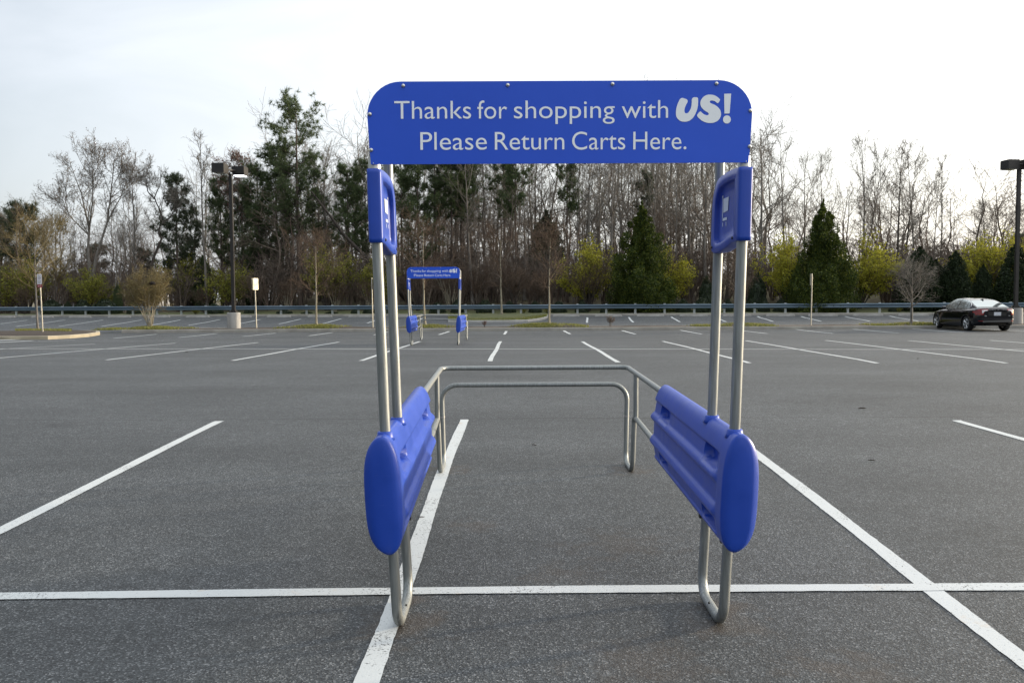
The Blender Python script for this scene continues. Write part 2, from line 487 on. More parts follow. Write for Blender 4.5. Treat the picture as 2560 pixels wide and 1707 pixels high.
M['white_trim'] = mat('white_trim', (.55, .56, .58), .6)
M['pane'] = mat('window_glass', (.02, .025, .03), .08)
M['carpaint'] = mat('black_car_paint', (.002, .002, .005), .10, coat=.4)
M['glass'] = mat('car_glass', (.36, .40, .40), .05, .8, spec=.9)  # base lightened and metallic so the opaque panes show bright sky
M['tyre'] = mat('tyre_rubber', (.012, .012, .012), .8)
M['rim'] = mat('alloy_rim', (.55, .56, .58), .25, .9)
M['chrome'] = mat('chrome_trim', (.75, .75, .76), .12, 1.0)
M['taillight'] = mat('red_tail_lens', (.22, .006, .008), .12, coat=.6)
M['clearlens'] = mat('clear_tail_lens', (.65, .62, .62), .15)
M['badge'] = mat('bright_badge', (.75, .75, .76), .3)
M['plate'] = mat('licence_plate', (.62, .64, .68), .4)
M['plate_ink'] = mat('plate_ink', (.05, .07, .18), .5)
M['trimblack'] = mat('black_plastic', (.008, .008, .008), .5)
M['twigdeb'] = mat('debris_brown', (.03, .02, .014), .9)
M['concrete_gutter'] = mat('gutter_concrete', (.33, .325, .31), .85, var=(.42, .41, .39), scale=2, bump=.2)
M['berry'] = mat('nest_dark', (.02, .015, .012), .95)
# ================================================================== SETTING
def sheet(name, xs, ys, dz, m, kind='structure', skew=None, cover=None):
    mb = MB()
    vs = []
    for y in ys:
        for x in xs:
            yy = y
            if skew: yy = y - skew * np.clip(x, -60, 60)
            vs.append((x, yy, hz(x, yy) + dz))
    nx = len(xs)
    fs = [(j * nx + i, j * nx + i + 1, (j + 1) * nx + i + 1, (j + 1) * nx + i) for j in range(len(ys) - 1) for i in range(nx - 1)]
    mb.add(vs, fs, 0, True)
    o = build(mb, name, m)
    o['kind'] = kind
    return o


XS = np.unique(np.concatenate([np.linspace(-400, -60, 12), np.linspace(-60, 60, 41), np.linspace(60, 400, 12)]))
YG = np.concatenate([[-60, -10, 0, 10, 20, 30, 38, 43.5], np.linspace(46, 66, 11), np.linspace(70, 130, 13), [150, 175, 220, 300, 400, 700]])
sheet('ground', XS, YG, -.03, M['ground'])
YA = np.concatenate([[-40, -20, -10, -4, -1], np.arange(0, 43.6, .6)])
XA = np.concatenate([[-120, -80], np.linspace(-60, 60, 49), [80, 120]])
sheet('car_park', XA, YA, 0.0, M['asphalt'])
YB = np.concatenate([np.arange(43.2, 52, 1.0)])
# far lot: from the median back to the skewed kerb line
mb = MB()
vs = []
xb = np.linspace(-70, 60, 66); nb = 24
for j in range(nb):
    for x in xb:
        y0 = 43.2; y1 = 59.65 - .15 * np.clip(x, -60, 60)
        y = y0 + (y1 - y0) * j / (nb - 1)
        vs.append((x, y, hz(x, y) + .002))
nx = len(xb)
mb.add(vs, [(j * nx + i, j * nx + i + 1, (j + 1) * nx + i + 1, (j + 1) * nx + i) for j in range(nb - 1) for i in range(nx - 1)], 0, True)
struct(build(mb, 'far_car_park', M['asphalt_far']))

lines_n = 0


def stripe(a, b, w=.105, dz=.004, gp=True, wob=.0):
    """painted line draped on the ground between two ground points"""
    A = np.array(a[:2], float); B = np.array(b[:2], float)
    Ln = np.linalg.norm(B - A); fine_ = min(A[1], B[1]) < 11; n = max(2, int(Ln / (.05 if fine_ else .35)) + 1)
    d = (B - A) / Ln; nrm = np.array([-d[1], d[0]])
    mb = MB(); vs = []
    ph = rng.uniform(0, 6)
    for i in range(n + 1):
        t = i / n
        c = A + (B - A) * t + nrm * (.012 * math.sin(ph + t * Ln * .9) * (1 if 0 < i < n else 0))
        ww = w * (1 + .05 * math.sin(ph * 2 + t * Ln * 3.1))
        for s in (-1, 1):
            q = c + nrm * s * (ww / 2 + (rng.normal(0, .0013) if fine_ else 0))
            vs.append((q[0], q[1], hz(q[0], q[1]) + dz))
    mb.add(vs, [(2 * i, 2 * i + 1, 2 * i + 3, 2 * i + 2) for i in range(n)], 0)
    o = build(mb, 'parking_line', M['paint'])
    o['kind'] = 'structure'
    return o


def pl(a, b, w=.105, dz=.004):
    return stripe(G(*a), G(*b), w, dz)


# near rows (photo pixels -> ground points)
pl((549, 1053), (-350, 1497)); pl((1160, 1049), (850, 1860)); pl((1781, 1050), (2720, 1768)); pl((2391, 1051), (2950, 1207))
# row further left / right
cl = [(-500, 1494), (0, 1489.8), (640, 1484), (1440, 1476.6), (2280, 1470), (2560, 1466), (3000, 1460)]
a0 = G(0, 1489.8); b0 = G(2560, 1466)
dd = (b0 - a0)
stripe(a0 - dd * .8, b0 + dd * .8, .105, .006)
for n_, f_ in [((-450, 898), (237, 860)), ((-60, 900), (439, 857.7)), ((265.5, 900), (645, 856.4)), ((581, 901.6), (847, 855)), ((901.5, 902), (1050.7, 853.6)), ((1225, 903), (1251.4, 853.6)),
               ((1545.5, 905.7), (1455.6, 854)), ((1873, 907.6), (1657, 853)), ((2193, 908), (1864, 851.7)), ((2516, 907.8), (2064, 851)), ((2840, 907), (2271, 851.7)), ((3160, 907), (2475.6, 851))]:
    pl(n_, f_, .11)
a0 = G(200, 872.3); b0 = G(2500, 874.2); dd = b0 - a0
stripe(a0 - dd * .35, b0 + dd * .35, .13, .008)
for n_, f_ in [((284.6, 845.7), (392, 835.4)), ((446.6, 843.6), (542, 834)), ((607, 841), (689, 832.7)), ((772, 839.5), (832, 831.3)), ((934, 837.6), (969, 830)), ((1097.5, 836.8), (1123.4, 828.3)),
               ((1260, 836), (1266.5, 827.8)), ((1425, 835), (1409.5, 826.7)), ((1588.5, 835.4), (1555, 826)), ((1754, 835), (1700.7, 825.3)), ((1918, 834), (1846, 825.5)), ((2083.4, 833.8), (1988, 823.4)),
               ((2246.8, 832.4), (2132.4, 822.9)), ((2410, 831.3), (2282, 822.3)), ((2590, 830), (2430, 821.5))]:
    pl(n_, f_, .12)
for n_, f_, w_ in [((-60, 853), (44, 849.0), .5), ((-40, 858), (84, 851.5), .25), ((95, 852.5), (188, 850), .12)]:
    pl(n_, f_, w_)
for n_, f_ in [((0, 809.5), (69, 800.5)), ((41, 816.3), (163, 800)), ((147, 816), (257, 800)), ((253.6, 815.8), (353.7, 800)), ((375, 813.6), (451.7, 799.5)), ((470, 813.6), (549.7, 799)), ((575.5, 813.6), (651, 798.6)),
               ((696.6, 810), (751.6, 797.8)), ((807, 809), (853.6, 796.7)), ((918, 807.9), (953, 796)), ((1033, 807), (1057, 795.5)), ((1468, 806.8), (1468, 793.7)), ((1583, 806), (1571.7, 793)), ((1700, 805), (1678.6, 792.4)),
               ((1815.5, 804.6), (1786, 791.6)), ((1933.6, 804), (1893.6, 791)), ((2053, 803.5), (2003, 791)), ((2173.6, 803), (2112.6, 791)), ((2295.5, 803), (2224, 790)), ((2415, 802), (2335, 789.5)), ((2535, 801), (2445, 789))]:
    pl(n_, f_, .13, .007)

# ------------------------------------------------------------------ median with kerbs
KX0, KX1, KYF, KYB = G(262, 836).x, 60.0, 40.72, 43.1
KZ = hz(0, KYF) + .15


def kerb_strip(x0, x1, y, depth, ztop, zbot, name, m, seg=3.05):
    mb = MB(); x = x0
    while x < x1 - .01:
        e = min(x + seg, x1)
        r_ = .025
        prof = [(y, zbot), (y + .006, ztop - r_), (y + r_, ztop), (y + depth, ztop), (y + depth, zbot)]
        vs = [(xx, a, b + rng.uniform(-.0, .0)) for xx in (x + .004, e - .004) for a, b in prof]
        n = len(prof)
        mb.add(vs, [(i, (i + 1) % n, n + (i + 1) % n, n + i) for i in range(n)] + [tuple(range(n))[::-1], tuple(range(n, 2 * n))], 0)
        x = e
    o = build(mb, name, m); o['kind'] = 'structure'
    return o


kerb_strip(KX0, KX1, KYF, .16, KZ, hz(0, KYF) - .03, 'median_kerb', M['kerb'])
kerb_strip(KX0, KX1, KYB, .16, KZ - .005, hz(0, KYB) - .03, 'median_kerb', M['kerb'])


def med_h(x):
    """mulch/grass bed of the median: little mounds round the trees"""
    e = 0.0
    for cx, s, a in MOUNDS:
        e += a * math.exp(-((x - cx) / s) ** 2)
    return KZ + .0 + e


tx = {k: P(px, 815, 41.9).x for k, px in dict(crape=375, t1=791, t2=1372, t3=2278, t6=1838, t7=1062).items()}
MOUNDS = [(tx['t1'], 1.3, .13), (tx['t2'], 1.5, .12), (tx['t3'], 1.0, .04), (tx['crape'], .9, .05), (tx['t6'], 1.2, .06), (tx['t7'], 1.2, .08)]
mb = MB(); vs = []
xs = np.arange(KX0 + .02, KX1, .3); ys = np.linspace(KYF + .15, KYB + .01, 7)
for x in xs:
    for j, y in enumerate(ys):
        k = math.sin(math.pi * j / 6)
        vs.append((x, y, KZ - .012 + (med_h(x) - KZ) * k + .05 * k * (.6 + .4 * math.sin(x * 1.3)) + rng.uniform(-.008, .008) * (1 if 0 < j < 6 else 0)))
ny = len(ys)
mb.add(vs, [(i * ny + j, (i + 1) * ny + j, (i + 1) * ny + j + 1, i * ny + j + 1) for i in range(len(xs) - 1) for j in range(ny - 1)], 0, True)
struct(build(mb, 'mulch_bed', M['mulch']))


def blades(pts, n_hint, h0, h1, m, name, wid=.012):
    """grass blades as slim triangles at the given base points (N,3)"""
    pts = np.asarray(pts); n = len(pts)
    a = rng.uniform(0, 2 * np.pi, n); h = rng.uniform(h0, h1, n)
    lean = rng.normal(0, .35, (n, 2)) * h[:, None]
    u = np.stack([np.cos(a), np.sin(a), np.zeros(n)], 1) * wid
    v = np.stack([pts - u, pts + u, pts + np.concatenate([lean, h[:, None]], 1)], 1).reshape(-1, 3)
    o = fastmesh(name, v, np.arange(3 * n).reshape(n, 3), m)
    return o


def fastmesh(name, verts, faces, mats, parent=None, smooth=False):
    verts = np.ascontiguousarray(verts, dtype=np.float32); faces = np.ascontiguousarray(faces, dtype=np.int32)
    me = bpy.data.meshes.new(name)
    nf, k = faces.shape
    me.vertices.add(len(verts)); me.vertices.foreach_set('co', verts.ravel())
    me.loops.add(nf * k); me.loops.foreach_set('vertex_index', faces.ravel())
    me.polygons.add(nf); me.polygons.foreach_set('loop_start', np.arange(0, nf * k, k, dtype=np.int32))
    me.polygons.foreach_set('loop_total', np.full(nf, k, dtype=np.int32))
    if smooth: me.polygons.foreach_set('use_smooth', np.ones(nf, dtype=bool))
    me.update(calc_edges=True); me.validate()
    o = bpy.data.objects.new(name, me); COL.objects.link(o)
    for m in (mats if isinstance(mats, (list, tuple)) else [mats]): me.materials.append(m)
    if parent is not None: o.parent = parent
    return o


# grass on the median (ranges taken from the photo, in pixels)
gp = []
for a, b, dens in [(240, 478, 1.0), (686, 872, 1.0), (995, 1140, .8), (1265, 1478, 1.0), (1725, 1950, .7), (2165, 2400, .9)]:
    x0, x1 = P(a, 818, 41.6).x, P(b, 818, 41.6).x
    n = int((x1 - x0) * 1500 * dens)
    x = rng.uniform(x0, x1, n); y = rng.uniform(KYF + .17, KYB - .05, n)
    edge = np.minimum(1, np.minimum(x - x0, x1 - x) / .7)
    keep = rng.random(n) < edge * (.55 + .45 * np.sin(x * 2.3 + np.sin(y * 3)))
    x, y = x[keep], y[keep]
    kk = np.sin(np.pi * (y - KYF - .15) / (KYB - KYF - .14))
    z = np.array([med_h(xx) for xx in x]); z = KZ - .02 + (z - KZ) * kk + .05 * kk * (.6 + .4 * np.sin(x * 1.3))
    gp.append(np.stack([x, y, z], 1))

# ------------------------------------------------------------------ end island at the left (tan kerb)
def island(front, back, ztop, name, m, mtop, topname, zb=-.05):
    loop = [G(*p) for p in front] + [G(*p) for p in back]
    c = sum((Vector(p) for p in loop), Vector()) / len(loop)
    n = len(loop)
    outer = [Vector((p.x, p.y, hz(p.x, p.y))) for p in loop]
    def off(p, d):
        v = Vector((c.x - p.x, c.y - p.y, 0)); return p + v.normalized() * d
    mb = MB()
    rings = [[p + Vector((0, 0, -.05)) for p in outer], [p + Vector((0, 0, ztop - .02)) for p in outer], [off(p, .03) + Vector((0, 0, ztop)) for p in outer], [off(p, .17) + Vector((0, 0, ztop)) for p in outer], [off(p, .17) + Vector((0, 0, ztop - .1)) for p in outer]]
    vs = [p for r_ in rings for p in r_]
    mb.add(vs, [(i * n + j, i * n + (j + 1) % n, (i + 1) * n + (j + 1) % n, (i + 1) * n + j) for i in range(4) for j in range(n)], 0)
    o = build(mb, name, m); o['kind'] = 'structure'
    mb = MB()
    rr = [[off(p, .165 + k) + Vector((0, 0, ztop - .015 + b)) for p in outer] for k, b in ((0, 0), (.5, .05), (1.0, .09))]
    top = c.copy(); top.z = hz(c.x, c.y) + ztop + .12
    vs = [p for r_ in rr for p in r_] + [top]
    mb.add(vs, [(i * n + j, i * n + (j + 1) % n, (i + 1) * n + (j + 1) % n, (i + 1) * n + j) for i in range(2) for j in range(n)] + [(2 * n + j, 2 * n + (j + 1) % n, 3 * n) for j in range(n)], 0, True)
    o = build(mb, topname, mtop); o['kind'] = 'structure'
    return c, top


isl_c, isl_top = island([(-300, 846), (-120, 848.2), (-40, 848.8), (40, 849.2), (120, 848.6), (175, 846), (222, 842), (250, 837.5)], [(249, 834), (215, 833), (150, 834), (60, 836.5), (-60, 838), (-300, 838)], .14, 'island_kerb', M['tankerb'], M['mulch'], 'island_mulch')
pts = []
for _ in range(2600):
    c = G(rng.uniform(40, 178), rng.uniform(836, 840)); pts.append((c.x, c.y, hz(c.x, c.y) + .2))
gp.append(np.array(pts))

# ------------------------------------------------------------------ grass bulb at the end of the far row
bl = [(1120, 806.5), (1180, 806.6), (1260, 806.2), (1320, 805), (1352, 801), (1366, 797)]
bk = [(1372, 791.2), (1300, 790.5), (1200, 791), (1120, 791.5)]
bulb_c, bulb_top = island(bl, bk, .14, 'row_end_kerb', M['concrete_gutter'], M['lawn'], 'row_end_lawn')
poly = [G(*p) for p in bl + bk]


def inside(x, y, poly):
    c = False; n = len(poly)
    for i in range(n):
        a, b = poly[i], poly[i - 1]
        if (a.y > y) != (b.y > y) and x < (b.x - a.x) * (y - a.y) / (b.y - a.y) + a.x: c = not c
    return c


pts = []
bx = [p.x for p in poly]; by = [p.y for p in poly]
while len(pts) < 9000:
    x, y = rng.uniform(min(bx), max(bx)), rng.uniform(min(by), max(by))
    if inside(x, y, poly):
        pts.append((x, y, hz(x, y) + .15))
gp.append(np.array(pts))
o = blades(np.concatenate(gp), 0, .05, .13, M['grass'], 'grass', .016); o['kind'] = 'stuff'
tag(o, 'short spring grass on the median strip and island tops', 'grass', kind='stuff')

# back kerb of the far row
mb = MB(); xsk = np.arange(-60, 50, 3.0)
for i in range(len(xsk) - 1):
    a, b = xsk[i] + .01, xsk[i + 1] - .01
    vs = []
    for x in (a, b):
        y = 59.6 - .15 * x; z = hz(x, y)
        for dy, dz in ((0, -.05), (.01, .13), (.03, .15), (.2, .15), (.2, -.05)): vs.append((x, y + dy, z + dz))
    mb.add(vs, [(k, (k + 1) % 5, 5 + (k + 1) % 5, 5 + k) for k in range(5)] + [(4, 3, 2, 1, 0), (5, 6, 7, 8, 9)], 0)
struct(build(mb, 'back_kerb', M['kerb']))
# lawn strip under and behind the guardrail
mb = MB(); vs = []
xb = np.linspace(-62, 55, 60)
for j, v in enumerate(np.linspace(59.82, 65.5, 8)):
    for x in xb:
        y = v - .15 * x; vs.append((x, y, hz(x, y) + .06 - .08 * (j == 7)))
nx = len(xb)
mb.add(vs, [(j * nx + i, j * nx + i + 1, (j + 1) * nx + i + 1, (j + 1) * nx + i) for j in range(7) for i in range(nx - 1)], 0, True)
struct(build(mb, 'verge', M['lawn']))

# ------------------------------------------------------------------ wheel stops
proto = None
stops = [(12, 800), (107, 800), (201, 800), (299, 800), (397, 799.7), (495, 799.5), (599.5, 799), (697.7, 798), (800, 797), (902, 796.2), (1003, 795.5), (1415, 794.5), (1521, 793.5), (1626, 792.8), (1733.7, 792.3), (1842.5, 791.8), (1951, 791.3), (2056.7, 791), (2170, 790.6), (2283, 790.2), (2395, 789.6)]
names_stop = {}
for i, (px, py) in enumerate(stops):
    q = PV(px, py, 58.75)
    if proto is None:
        mb = MB(); prof = [(-.09, 0), (-.075, .10), (-.055, .125), (.055, .125), (.075, .10), (.09, 0)]
        vs = []
        for x, s in ((-.92, .55), (-.86, .97), (-.85, 1), (.85, 1), (.86, .97), (.92, .55)):
            vs += [(x, a * (1 if s > .9 else .9), b * s) for a, b in prof]
        mb.add(vs, [(r_ * 6 + k, r_ * 6 + (k + 1) % 6, r_ * 6 + 6 + (k + 1) % 6, r_ * 6 + 6 + k) for r_ in range(5) for k in range(6)] + [(5, 4, 3, 2, 1, 0), tuple(range(30, 36))], 0)
        proto = build(mb, 'wheel_stop', M['stop']); o = proto
    else:
        o = proto.copy(); COL.objects.link(o)
    o.location = (q.x, q.y, hz(q.x, q.y) + .002); o.rotation_euler[2] = R(-8.6)
    tag(o, 'low concrete wheel stop at the head of a bay along the guardrail', 'wheel stop', 'wheel stops along the guardrail')

# ------------------------------------------------------------------ guardrail
gr = thing('guardrail', 'long blue-grey steel guardrail along the edge of the woods', 'guardrail', (0, 60.7, 0), -math.atan(.15))
ca, sa = math.cos(math.atan(.15)), math.sin(math.atan(.15))


def gl(s):
    x = s * ca; y = 60.7 - s * sa
    return x, y


mb = MB()
prof = [(0, 0), (-.015, .012), (-.07, .035), (-.075, .06), (-.07, .09), (-.012, .115), (0, .14), (0, .165), (-.012, .19), (-.07, .215), (-.075, .245), (-.07, .275), (-.015, .297), (0, .31)]
ss = np.arange(-52, 48, 2.0)
vs = []
for s in ss:
    x, y = gl(s); z = hz(x, y) + .42
    vs += [(s, a, z + b) for a, b in prof]
n = len(prof)
mb.add(vs, [(i * n + k, i * n + k + 1, i * n + n + k + 1, i * n + n + k) for i in range(len(ss) - 1) for k in range(n - 1)], 0, False)
vs2 = []
for s in ss:
    x, y = gl(s); z = hz(x, y) + .42
    vs2 += [(s, a + .006, z + b) for a, b in prof]
mb.add(vs2, [(i * n + k, i * n + n + k, i * n + n + k + 1, i * n + k + 1) for i in range(len(ss) - 1) for k in range(n - 1)], 0, False)
link('beam', mb.mesh('beam'), M['rail'], gr, recalc=False)
pp = None
s = -51.2
while s < 46:
    x, y = gl(s); z = hz(x, y)
    if pp is None:
        mb = MB(); mb.box((0, .15, .36), (.15, .012, .86)); mb.box((0, .11, .36), (.01, .068, .86)); mb.box((0, .07, .36), (.15, .012, .86)); mb.box((0, .034, .585), (.13, .058, .34))
        pp = build(mb, 'post', M['railpost'], gr); o = pp
    else:
        o = pp.copy(); COL.objects.link(o); o.parent = gr
    o.location = (s, 0, z)
    s += 2.045

# ------------------------------------------------------------------ lamp posts
def lamp_post(px, Y, label, lit, gz):
    b = P(px, 815, Y)
    t = thing('lamp_post', label, 'lamp post', (b.x, Y, gz))
    mb = MB(); r0 = .325
    mb.lathe([(.0001, -.2), (r0, -.2), (r0, .80), (r0 - .02, .82), (.0001, .82)], k=40, smooth=False)
    base = build(mb, 'concrete_base', M['pier'], t)
    mb = MB(); mb.box((0, 0, .845), (.34, .34, .05)); mb.box((0, 0, .91), (.22, .22, .08))
    for dx in (-.13, .13):
        for dy in (-.13, .13): mb.lathe([(.018, .87), (.018, .92), (.0001, .93)], (dx, dy, 0), 8)
    build(mb, 'base_plate', M['bronze'], t)
    mb = MB(); mb.box((0, 0, 4.3), (.155, .155, 6.75))
    build(mb, 'pole', M['bronze'], t)
    return t


def shoe(t, x, y, rz, lit):
    rot = Matrix.Rotation(rz, 3, 'Z')
    mb = MB()
    mb.box((x, y, 7.86), (.60, .60, .42), 0, rot)
    mb.box((x, y, 8.08), (.56, .56, .03), 0, rot)
    h = build(mb, 'lamp_head', M['bronze'], t)
    mb = MB(); mb.box((x, y, 7.64), (.50, .50, .024), 0, rot)
    build(mb, 'lens', M['lamp'] if lit else M['lens'], h)


LY = 41.75
lp = lamp_post(585, LY, 'dark brown lamp post by the woods with one lit lamp, on a round concrete base', True, KZ - .02)
# near head over the pole's left, second one just behind to the right
shoe(lp, -.34, -.50, R(-2), False); shoe(lp, .30, .55, R(-2), True)
mb = MB(); mb.tube([(-.34, -.5, 7.86), (0, 0, 7.86), (.30, .55, 7.86)], .05, 8); build(mb, 'arm', M['bronze'], lp)
lq = lamp_post(2538, 42.0, 'dark lamp post behind the black car with its lamps unlit', False, KZ - .02)
shoe(lq, -.42, .05, R(8), False); shoe(lq, .42, -.18, R(8), False)
mb = MB(); mb.tube([(-.42, .05, 7.86), (.42, -.18, 7.86)], .05, 8); build(mb, 'arm', M['bronze'], lq)

# ------------------------------------------------------------------ small post signs
def rrect(w, h, r=.03, n=4):
    pts = []
    for cx, cy, a0 in ((w / 2 - r, h / 2 - r, 0), (-w / 2 + r, h / 2 - r, 90), (-w / 2 + r, -h / 2 + r, 180), (w / 2 - r, -h / 2 + r, 270)):
        for i in range(n + 1):
            a = R(a0 + 90 * i / n); pts.append((cx + r * math.cos(a), cy + r * math.sin(a)))
    return pts


def sign_post(px, pytop, Y, label, z0, lean=0.0):
    b = P(px, 815, Y); top = P(px, pytop, Y).z
    t = thing('sign_post', label, 'sign', (b.x, Y, z0))
    mb = MB(); hgt_ = top - z0
    mb.tube([(lean, 0, hgt_), (0, 0, -.2)], .03, 8)
    build(mb, 'post', M['post_metal'], t)
    return t, hgt_


def plate(t, name, w, h, c, rz, m, parent=None, th=.004):
    rot = Matrix.Rotation(rz, 3, 'Z')
    mb = MB()
    mb.prism(rrect(w, h), lambda a, b, d: rot @ Vector((a, d, b)) + Vector(c), -th / 2, th / 2)
    return build(mb, name, m, parent or t)


# left island: white reserved-parking plate over a red one
t, hh = sign_post(106.5, 684, 36.2, 'reserved parking sign with white plate above a red one, on the left island', hz(-18, 36) + .2, -.05)
pw = plate(t, 'white_plate', .24, .44, (-.05, -.036, hh - .24), R(-12), M['white_sign'])
rot = Matrix.Rotation(R(-12), 3, 'Z')
mb = MB()


def on(a, b, d=-.0055, c=None):
    return rot @ Vector((a, d, b)) + Vector(c or (-.05, -.036, hh - .24))


# wheelchair-like mark and three rows of small letters, too small to read in the photo
for a0, a1, r_ in ((150, 400, .045),):
    pts = [(r_ * math.cos(R(a)), .05 + r_ * math.sin(R(a))) for a in np.linspace(a0, a1, 14)]
    mb.tube([on(a, b) for a, b in pts], .008, 4)
mb.tube([on(-.01, .15), on(-.005, .085), on(.05, .085), on(.07, .03)], .009, 4)
mb.ball(on(-.012, .17), .014, 6)
build(mb, 'symbol', M['sign_ink'], pw)
mb = MB()
for k, ws in enumerate(((.16, 8), (.14, 6))):
    for j in range(ws[1]):
        x = -ws[0] / 2 + ws[0] * (j + .5) / ws[1]
        z = -.10 - .055 * k
        mb.tube([on(x - .005, z - .014), on(x - .004, z + .014), on(x + .005, z + .012)], .0035, 4)
build(mb, 'lettering', M['sign_ink'], pw)
pr = plate(t, 'red_plate', .24, .13, (-.045, -.036, hh - .535), R(-12), M['sign_red'])
mb = MB()
for j in range(6):
    x = -.08 + .032 * j
    mb.tube([on(x - .006, -.022, c=(-.045, -.036, hh - .535)), on(x + .004, .022, c=(-.045, -.036, hh - .535)), on(x + .007, -.02, c=(-.045, -.036, hh - .535))], .0035, 4)
build(mb, 'lettering', M['white_sign'], pr)
# pale plates catching the sun
t, hh = sign_post(641.5, 695, 41.8, 'two small back to back sign plates catching warm light right of the lit lamp post', KZ - .03, -.05)
plate(t, 'plate', .30, .58, (.035, -.05, hh - .30), R(62), M['sign_back'])
plate(t, 'plate', .30, .58, (-.12, .045, hh - .30), R(72), M['sign_back'])
t, hh = sign_post(2027, 684, 41.8, 'small sign seen edge on, on its post in front of the right big conical evergreen', KZ - .03, .03)
plate(t, 'plate', .30, .58, (-.035, -.01, hh - .30), R(84), M['sign_back'])
t, hh = sign_post(932, 694, 41.8, 'small sign post almost hidden behind the left posts of the near cart corral', KZ - .03, -.02)
plate(t, 'plate', .28, .52, (.14, -.02, hh - .30), R(70), M['sign_back'])
# ================================================================== CART CORRAL
HW = lambda z: float(np.interp(z, [0, .884, 1.73, 2.35], [.757, .803, .826, .836]))     # half width of the posts by height
PR = .0242


def arc(c, u, v, r, a0, a1, n):
    return [Vector(c) + Vector(u) * (r * math.cos(R(a))) + Vector(v) * (r * math.sin(R(a))) for a in np.linspace(a0, a1, n)]


def fillet(pts, rads, n=7):
    """polyline with rounded corners"""
    out = [Vector(pts[0])]
    for i in range(1, len(pts) - 1):
        p, a, b = Vector(pts[i]), Vector(pts[i - 1]), Vector(pts[i + 1])
        r = rads[i - 1]
        if r <= 0:
            out.append(p); continue
        u = (a - p).normalized(); w = (b - p).normalized()
        ang = u.angle(w); d = r / math.tan(ang / 2)
        c = p + (u + w).normalized() * (r / math.sin(ang / 2))
        s, e = p + u * d, p + w * d
        x = (s - c).normalized(); full = (s - c).angle(e - c)
        y = ((e - c) - x * (e - c).dot(x)).normalized()
        for k in range(n + 1):
            t = full * k / n
            out.append(c + x * (r * math.cos(t)) + y * (r * math.sin(t)))
    out.append(Vector(pts[-1]))
    return out


cc = thing('cart_corral', 'big near blue and steel cart return corral with its sign held overhead', 'cart corral', (.173, 3.84, .0), R(.95), 'cart return corrals in the car park')
cc.rotation_euler = (R(.5), 0, R(.95))
ZT = 2.434


def hoop(y):
    pts = []
    for z in np.linspace(.16, 1.9, 12): pts.append((-HW(z), y, z))
    pts.append((-.832, y, 2.2)); pts.append((-.832, y, ZT)); pts.append((.832, y, ZT)); pts.append((.832, y, 2.2))
    for z in np.linspace(1.9, .16, 12): pts.append((HW(z), y, z))
    mb = MB()
    mb.tube(fillet(pts, [0] * 12 + [.135, .135] + [0] * 12, 10), PR, 16)
    return mb


build(hoop(0), 'hoop', M['steel'], cc); build(hoop(.43), 'hoop', M['steel'], cc)
# U-shaped feet joining the two hoops on each side
for s in (-1, 1):
    mb = MB()
    x = s * HW(.0)
    mb.tube(fillet([(s * HW(.17), 0, .17), (x, 0, PR - .05), (x, .43, PR - .05), (s * HW(.17), .43, .17)], [.10, .10]), PR, 16)
    f = build(mb, 'foot', M['steel'], cc)
    mb = MB(); mb.ball((x - s * .012, .22, 2 * PR - .052), .006, 8)
    build(mb, 'drain_hole', M['rubber'], f)

# ---- blue side panels -------------------------------------------------------
PL, PH, PZ0, PY0 = 2.07, .535, .352, -.112
sst = lambda a, b, x: np.clip((x - a) / (b - a), 0, 1) ** 2 * (3 - 2 * np.clip((x - a) / (b - a), 0, 1))


def bumpw(t, c, hw, e):
    return sst(c - hw - e, c - hw + e, t) * (1 - sst(c + hw - e, c + hw + e, t))


def half_thick(s, t):
    u = np.where(t < .47, (t - .47) / .47, (t - .47) / .53)
    w = .076 * np.clip(1 - np.abs(u) ** 4.2, 0, 1) ** .5 * (1 - .16 * np.clip(u, 0, 1) ** 2 - .06 * np.clip(-u, 0, 1) ** 2)
    gate = sst(.050, .085, s)
    f = -.017 * bumpw(t, .715, .078, .020)
    f += .013 * np.exp(-((t - .585) / .038) ** 2)
    f += -.018 * bumpw(t, .435, .095, .02)
    f += .013 * np.exp(-((t - .275) / .040) ** 2)
    f += -.015 * bumpw(t, .160, .070, .018)
    w = w + f * gate
    for sc, hwid in ((.165, .140), (.80, .165)):
        for tc, th in ((.712, .086), (.158, .074)):
            ds = np.abs(s - sc) * PL; dt = np.abs(t - tc) * PH
            hh_ = th * PH
            # far end of every pocket is rounded
            q = np.where((s - sc) > 0, np.hypot(np.maximum(ds - hwid + hh_, 0), dt) - hh_, np.maximum(ds - hwid, dt - hh_))
            w = w - (.064 if tc > .5 else .054) * (1 - sst(-.007, .003, q))
    return np.maximum(w, .004 * np.minimum(1, np.minimum(t, 1 - t) * 40) + 1e-4)


